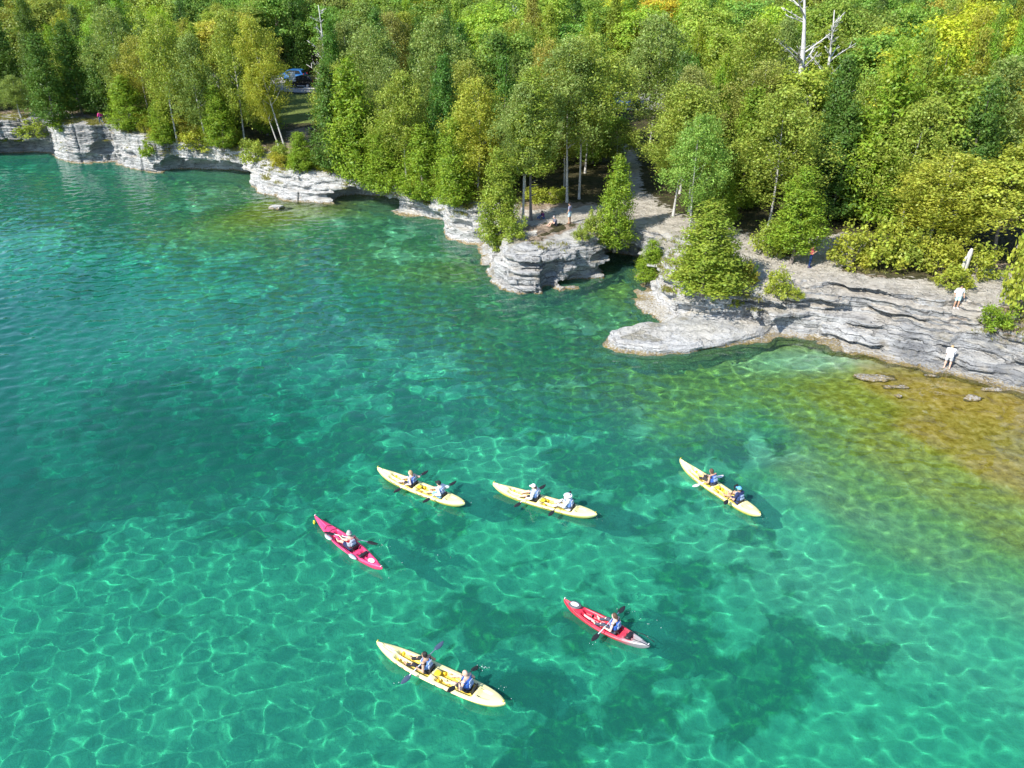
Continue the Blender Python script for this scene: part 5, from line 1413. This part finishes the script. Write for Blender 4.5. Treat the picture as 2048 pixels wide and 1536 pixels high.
# ================================================================ SMALL THINGS
def rock_mesh(r, seed, seg=3):
    bm = bmesh.new(); bmesh.ops.create_icosphere(bm, subdivisions=seg, radius=1)
    for v in bm.verts:
        n = v.co.normalized(); k = 1 + .5 * float(vnoise(n.x * 1.7 + seed, n.y * 1.7, n.z * 1.7)) + .25 * float(vnoise(n.x * 5 + seed, n.y * 5, n.z * 5))
        v.co = Vector((n.x * r[0], n.y * r[1], n.z * r[2])) * k
        if v.co.z > r[2] * .62: v.co.z = r[2] * .62 + (v.co.z - r[2] * .62) * .2
    me = bm_mesh('boulder', bm); attr(me, 'grey', np.full(len(me.vertices), -.4))
    for a in ('path', 'dirt', 'lawn'): attr(me, a, np.zeros(len(me.vertices)))
    attr(me, 'inland', np.zeros(len(me.vertices)) - 3)
    return me
for px, py, z, r, lab in [(553, 416, .0, (.8, .5, .40), 'pale boulder breaking the water by the amber shoal'), (1752, 757, -.07, (1.1, .45, .2), 'flat pale slab awash at the tip of the golden shelf'), (1790, 775, -.07, (.7, .2, .15), 'thin slab awash behind the flat pale slab'), (1942, 797, -.03, (.45, .3, .16), 'small dry white slab on the golden shelf'),
                       (1985, 780, -.03, (.6, .22, .16), 'dry white slab touching the foot of the grey slope'), (1796, 792, -.02, (.2, .14, .12), 'little white stone on the golden shelf'), (1862, 752, -.04, (.4, .16, .12), 'low stone at the water edge by the stooping person')]:
    p = at(px, py, z); o = link('boulder', rock_mesh(r, px * .1), LAND); o.location = p; tag(o, lab, 'rock', 'loose rocks at the water')
    o.cycles.is_caustics_receiver = True

# weathered snag
p = hit(1922, 556); Z = proj(p)[2]; sn = empty('tree_snag', p)
tag(sn, 'split white snag standing among low shrubs on the upper ledge', 'tree stump')
H_ = 54 * Z / F_PX / cp
part_bm('main_stem', lambda bm: tube(bm, [(.05, 0, -.3), (.05, 0, .1), (.1, .02, H_ * .5), (.16, .03, H_ * .85), (.19, .03, H_)], [.22, .19, .165, .15, .07], 9), BARK_DEAD, sn)
part_bm('side_stem', lambda bm: tube(bm, [(-.15, -.1, -.3), (-.16, -.1, .1), (-.14, -.08, H_ * .45), (-.08, -.05, H_ * .74)], [.15, .13, .11, .05], 8), BARK_DEAD, sn)
p = hit(1942, 545); sn = link('tree_stump', None) if False else empty('tree_stump', p); tag(sn, 'short grey stump behind the split white snag', 'tree stump')
part_bm('stem', lambda bm: tube(bm, [(0, 0, -.2), (0, 0, .2), (.08, 0, .9), (.02, 0, 1.25)], [.28, .24, .2, .09], 9), BARK_DEAD, sn)
p = hit(1840, 505); sn = empty('tree_stump', p); tag(sn, 'pale broken stump behind the yellow green shrub on the upper ledge', 'tree stump')
part_bm('stem', lambda bm: tube(bm, [(0, 0, -.2), (0, 0, .2), (-.1, 0, .8), (-.2, .1, 1.5)], [.3, .24, .18, .06], 9), BARK_DEAD, sn)
part_bm('branch_stub', lambda bm: tube(bm, [(-.02, 0, .5), (.35, .05, .9), (.5, .05, 1.2)], [.11, .08, .03], 7), BARK_DEAD, sn)

# cars behind the wood
def car(px, py, rz, col, label, z=None):
    p = at(px, py, 4.9); g = float(ground_h(np.array([p.x]), np.array([p.y]))[0]) + .17; p = at(px, py, g); p.z = g
    root = empty('parked_car', p, R_(rz)); tag(root, label, 'car', 'cars on the parking road')
    paint = simple('car_paint_' + col[0], col[1], .25, .03, 3, .6, .2); glass = simple('car_glass', (.02, .025, .03), .08, .05, 3, .8)
    prof = [(-2.25, .35), (-2.3, .75), (-2.2, 1.0), (-2.05, 1.08), (-1.75, 1.55), (-1.4, 1.68), (.1, 1.68), (.55, 1.55), (1.15, 1.1), (2.0, .98), (2.25, .8), (2.3, .5), (2.2, .32)]
    def body(bm):
        ws = [(-.9, .06), (-.86, 0), (.86, 0), (.9, .06)]; rings = []
        for y, ins in ws:
            rings.append([bm.verts.new((x * (1 - ins * .3), y * (1 if z_ < 1.1 else .82), z_ - (ins * .3 if z_ > .6 else -ins * .3))) for x, z_ in prof])
        n = len(prof)
        for a, b in zip(rings, rings[1:]):
            for k in range(n): bm.faces.new((a[k], a[(k + 1) % n], b[(k + 1) % n], b[k]))
        bm.faces.new(rings[0][::-1]); bm.faces.new(rings[-1])
    part_bm('body', body, paint, root, False)
    for s in (-1, 1):
        def sw(bm):
            q = [(-1.72, 1.12), (-1.5, 1.52), (.05, 1.55), (.42, 1.45), (.92, 1.12)]
            f = [bm.verts.new((x, s * (.915 - (z_ - 1.1) * .34), z_)) for x, z_ in q]; g_ = [bm.verts.new((x, s * (.895 - (z_ - 1.1) * .34), z_)) for x, z_ in q]
            bm.faces.new(f); bm.faces.new(g_[::-1])
            for k in range(5): bm.faces.new((f[k], f[(k + 1) % 5], g_[(k + 1) % 5], g_[k]))
        part_bm('side_window', sw, glass, root, False)
        for x in (-1.4, 1.42):
            wh = part_bm('wheel', lambda bm: tube(bm, [(x, s * .70, .34), (x, s * .93, .34)], .34, 18), M_BLK, root, False)
            part_bm('rim', lambda bm: tube(bm, [(x, s * .93, .34), (x, s * .945, .34)], .2, 12), M_GRY, wh, False)
        part_bm('headlight', lambda bm: add_box(bm, (2.2, s * .68, .82), (.12, .34, .14), None, .03), M_WHT, root)
        part_bm('tail_light', lambda bm: add_box(bm, (-2.22, s * .74, .95), (.1, .2, .25), None, .02), simple('red_lens', (.5, .02, .02), .3), root)
    part_bm('windscreen', lambda bm: add_box(bm, (.86, 0, 1.35), (.03, 1.36, .62), Matrix.Rotation(R_(-54), 3, 'Y')), glass, root, False)
    part_bm('rear_window', lambda bm: add_box(bm, (-1.93, 0, 1.33), (.03, 1.3, .46), Matrix.Rotation(R_(33), 3, 'Y')), glass, root, False)
    return root
car(604, 174, 168, ('black', (.015, .015, .018)), 'black car parked behind the white board at the lawn gap')
car(586, 160, 172, ('blue', (.03, .14, .38)), 'blue car parked beyond the black one at the lawn gap')
car(1246, 214, 175, ('dark_blue', (.025, .07, .26)), 'dark blue car glimpsed under the trees at the head of the path')
# white board
p = at(587, 178, 5.0); p.z = float(ground_h(np.array([p.x]), np.array([p.y]))[0]); sb = empty('notice_board', p, R_(-6)); tag(sb, 'blank white notice board on a post in front of the parked cars', 'sign')
part_bm('board', lambda bm: add_box(bm, (0, 0, 1.75), (1.05, .06, 1.35), None, .02), M_WHT, sb)
part_bm('post', lambda bm: add_box(bm, (0, .08, .9), (.1, .09, 1.9), None, .01), M_GRY, sb)
# picnic table
p = at(620, 186, 5.0); p.z = float(ground_h(np.array([p.x]), np.array([p.y]))[0]) + .05; pt = empty('picnic_table', p, R_(-12)); tag(pt, 'pale wooden picnic table on the lawn gap', 'picnic table')
wood = simple('bleached_wood', (.62, .60, .55), .8, .12, 5)
for k in range(4): part_bm('tabletop_plank', lambda bm: add_box(bm, (0, -.28 + k * .187, .75), (1.9, .17, .045)), wood, pt, False)
for s in (-1, 1):
    part_bm('seat_plank', lambda bm: add_box(bm, (0, s * .72, .45), (1.9, .26, .045)), wood, pt, False)
    part_bm('trestle', lambda bm: (tube(bm, [(s * .7, -.5, 0), (s * .7, -.18, .72)], .04, 5), tube(bm, [(s * .7, .5, 0), (s * .7, .18, .72)], .04, 5), tube(bm, [(s * .7, -.75, .41), (s * .7, .75, .41)], .035, 5)), wood, pt, False)

# grass tufts and herbs on the ledges: nobody could count them
def tufts():
    r = np.random.RandomState(3); P = []
    tries = 0
    while len(P) < 1500 and tries < 14000:
        tries += 1
        b_ = SHORE[r.randint(2, len(SHORE) - 3)]; n_ = SHORE[min(len(SHORE) - 1, SHORE.index(b_) + 1)]; t = r.rand()
        q = at(b_[0] + (n_[0] - b_[0]) * t, b_[1] + (n_[1] - b_[1]) * t)
        x = q.x + r.normal(0, 1.4); y = q.y + b_[3] * r.uniform(.6, 1.2) + abs(r.normal(0, 1.6))
        if vnoise(x * .5, y * .5, 7.) < .02: continue
        if float(mask_of(np.array([x]), np.array([y]), _pp)[0]) > .25: continue
        z = drop(x, y)
        if z < 1.2: continue
        q2 = proj((x, y, z))
        if 960 < q2[0] < 1250 and q2[1] > 440 and r.rand() < .8: continue
        P.append((x, y, z))
    P = np.array(P, 'f'); k = 22; c = np.repeat(P, k, 0); n = len(c)
    c = c + r.randn(n, 3) * [.16, .16, .02] + [0, 0, .06]
    U = unit(r.randn(n, 3) * .45 + [0, 0, 1]); N = unit(np.cross(U, r.randn(n, 3)))
    co, F = cards(c, N, U, r.uniform(.14, .34, n), r.uniform(.03, .06, n))
    o = link('grass', npmesh('grass', co, F), LEAF); o.color = (.26, .25, .07, 1)
    tag(o, 'dry yellowish grass tufts on the cliff rim and ledges', 'grass', kind='stuff')
tufts()

# drops thrown up by the paddle blades
def splash():
    r = random.Random(9); bm = bmesh.new()
    for px, py, n_, sx, sy in [(968, 1334, 26, 9, 4), (765, 1092, 16, 9, 5), (1000, 1380, 14, 20, 8), (1262, 1222, 10, 12, 8), (1290, 1250, 12, 25, 12), (935, 1003, 8, 10, 4), (800, 1130, 14, 40, 15), (1530, 1036, 6, 8, 5), (1200, 1036, 8, 8, 4), (800, 1365, 8, 6, 4), (1182, 1284, 8, 6, 4)]:
        for k in range(n_ * 2 // 3):
            p = at(px + r.gauss(0, sx), py + r.gauss(0, sy), r.uniform(.02, .12)); s_ = r.uniform(.006, .014)
            q = bmesh.ops.create_icosphere(bm, subdivisions=1, radius=s_); bmesh.ops.translate(bm, vec=p, verts=q['verts'])
    o = link('splash_drops', bm_mesh('splash_drops', bm, True), simple('white_water', (.8, .85, .85), .2))
    tag(o, 'white drops thrown up where the paddle blades meet the water', 'water drops', kind='stuff')
splash()
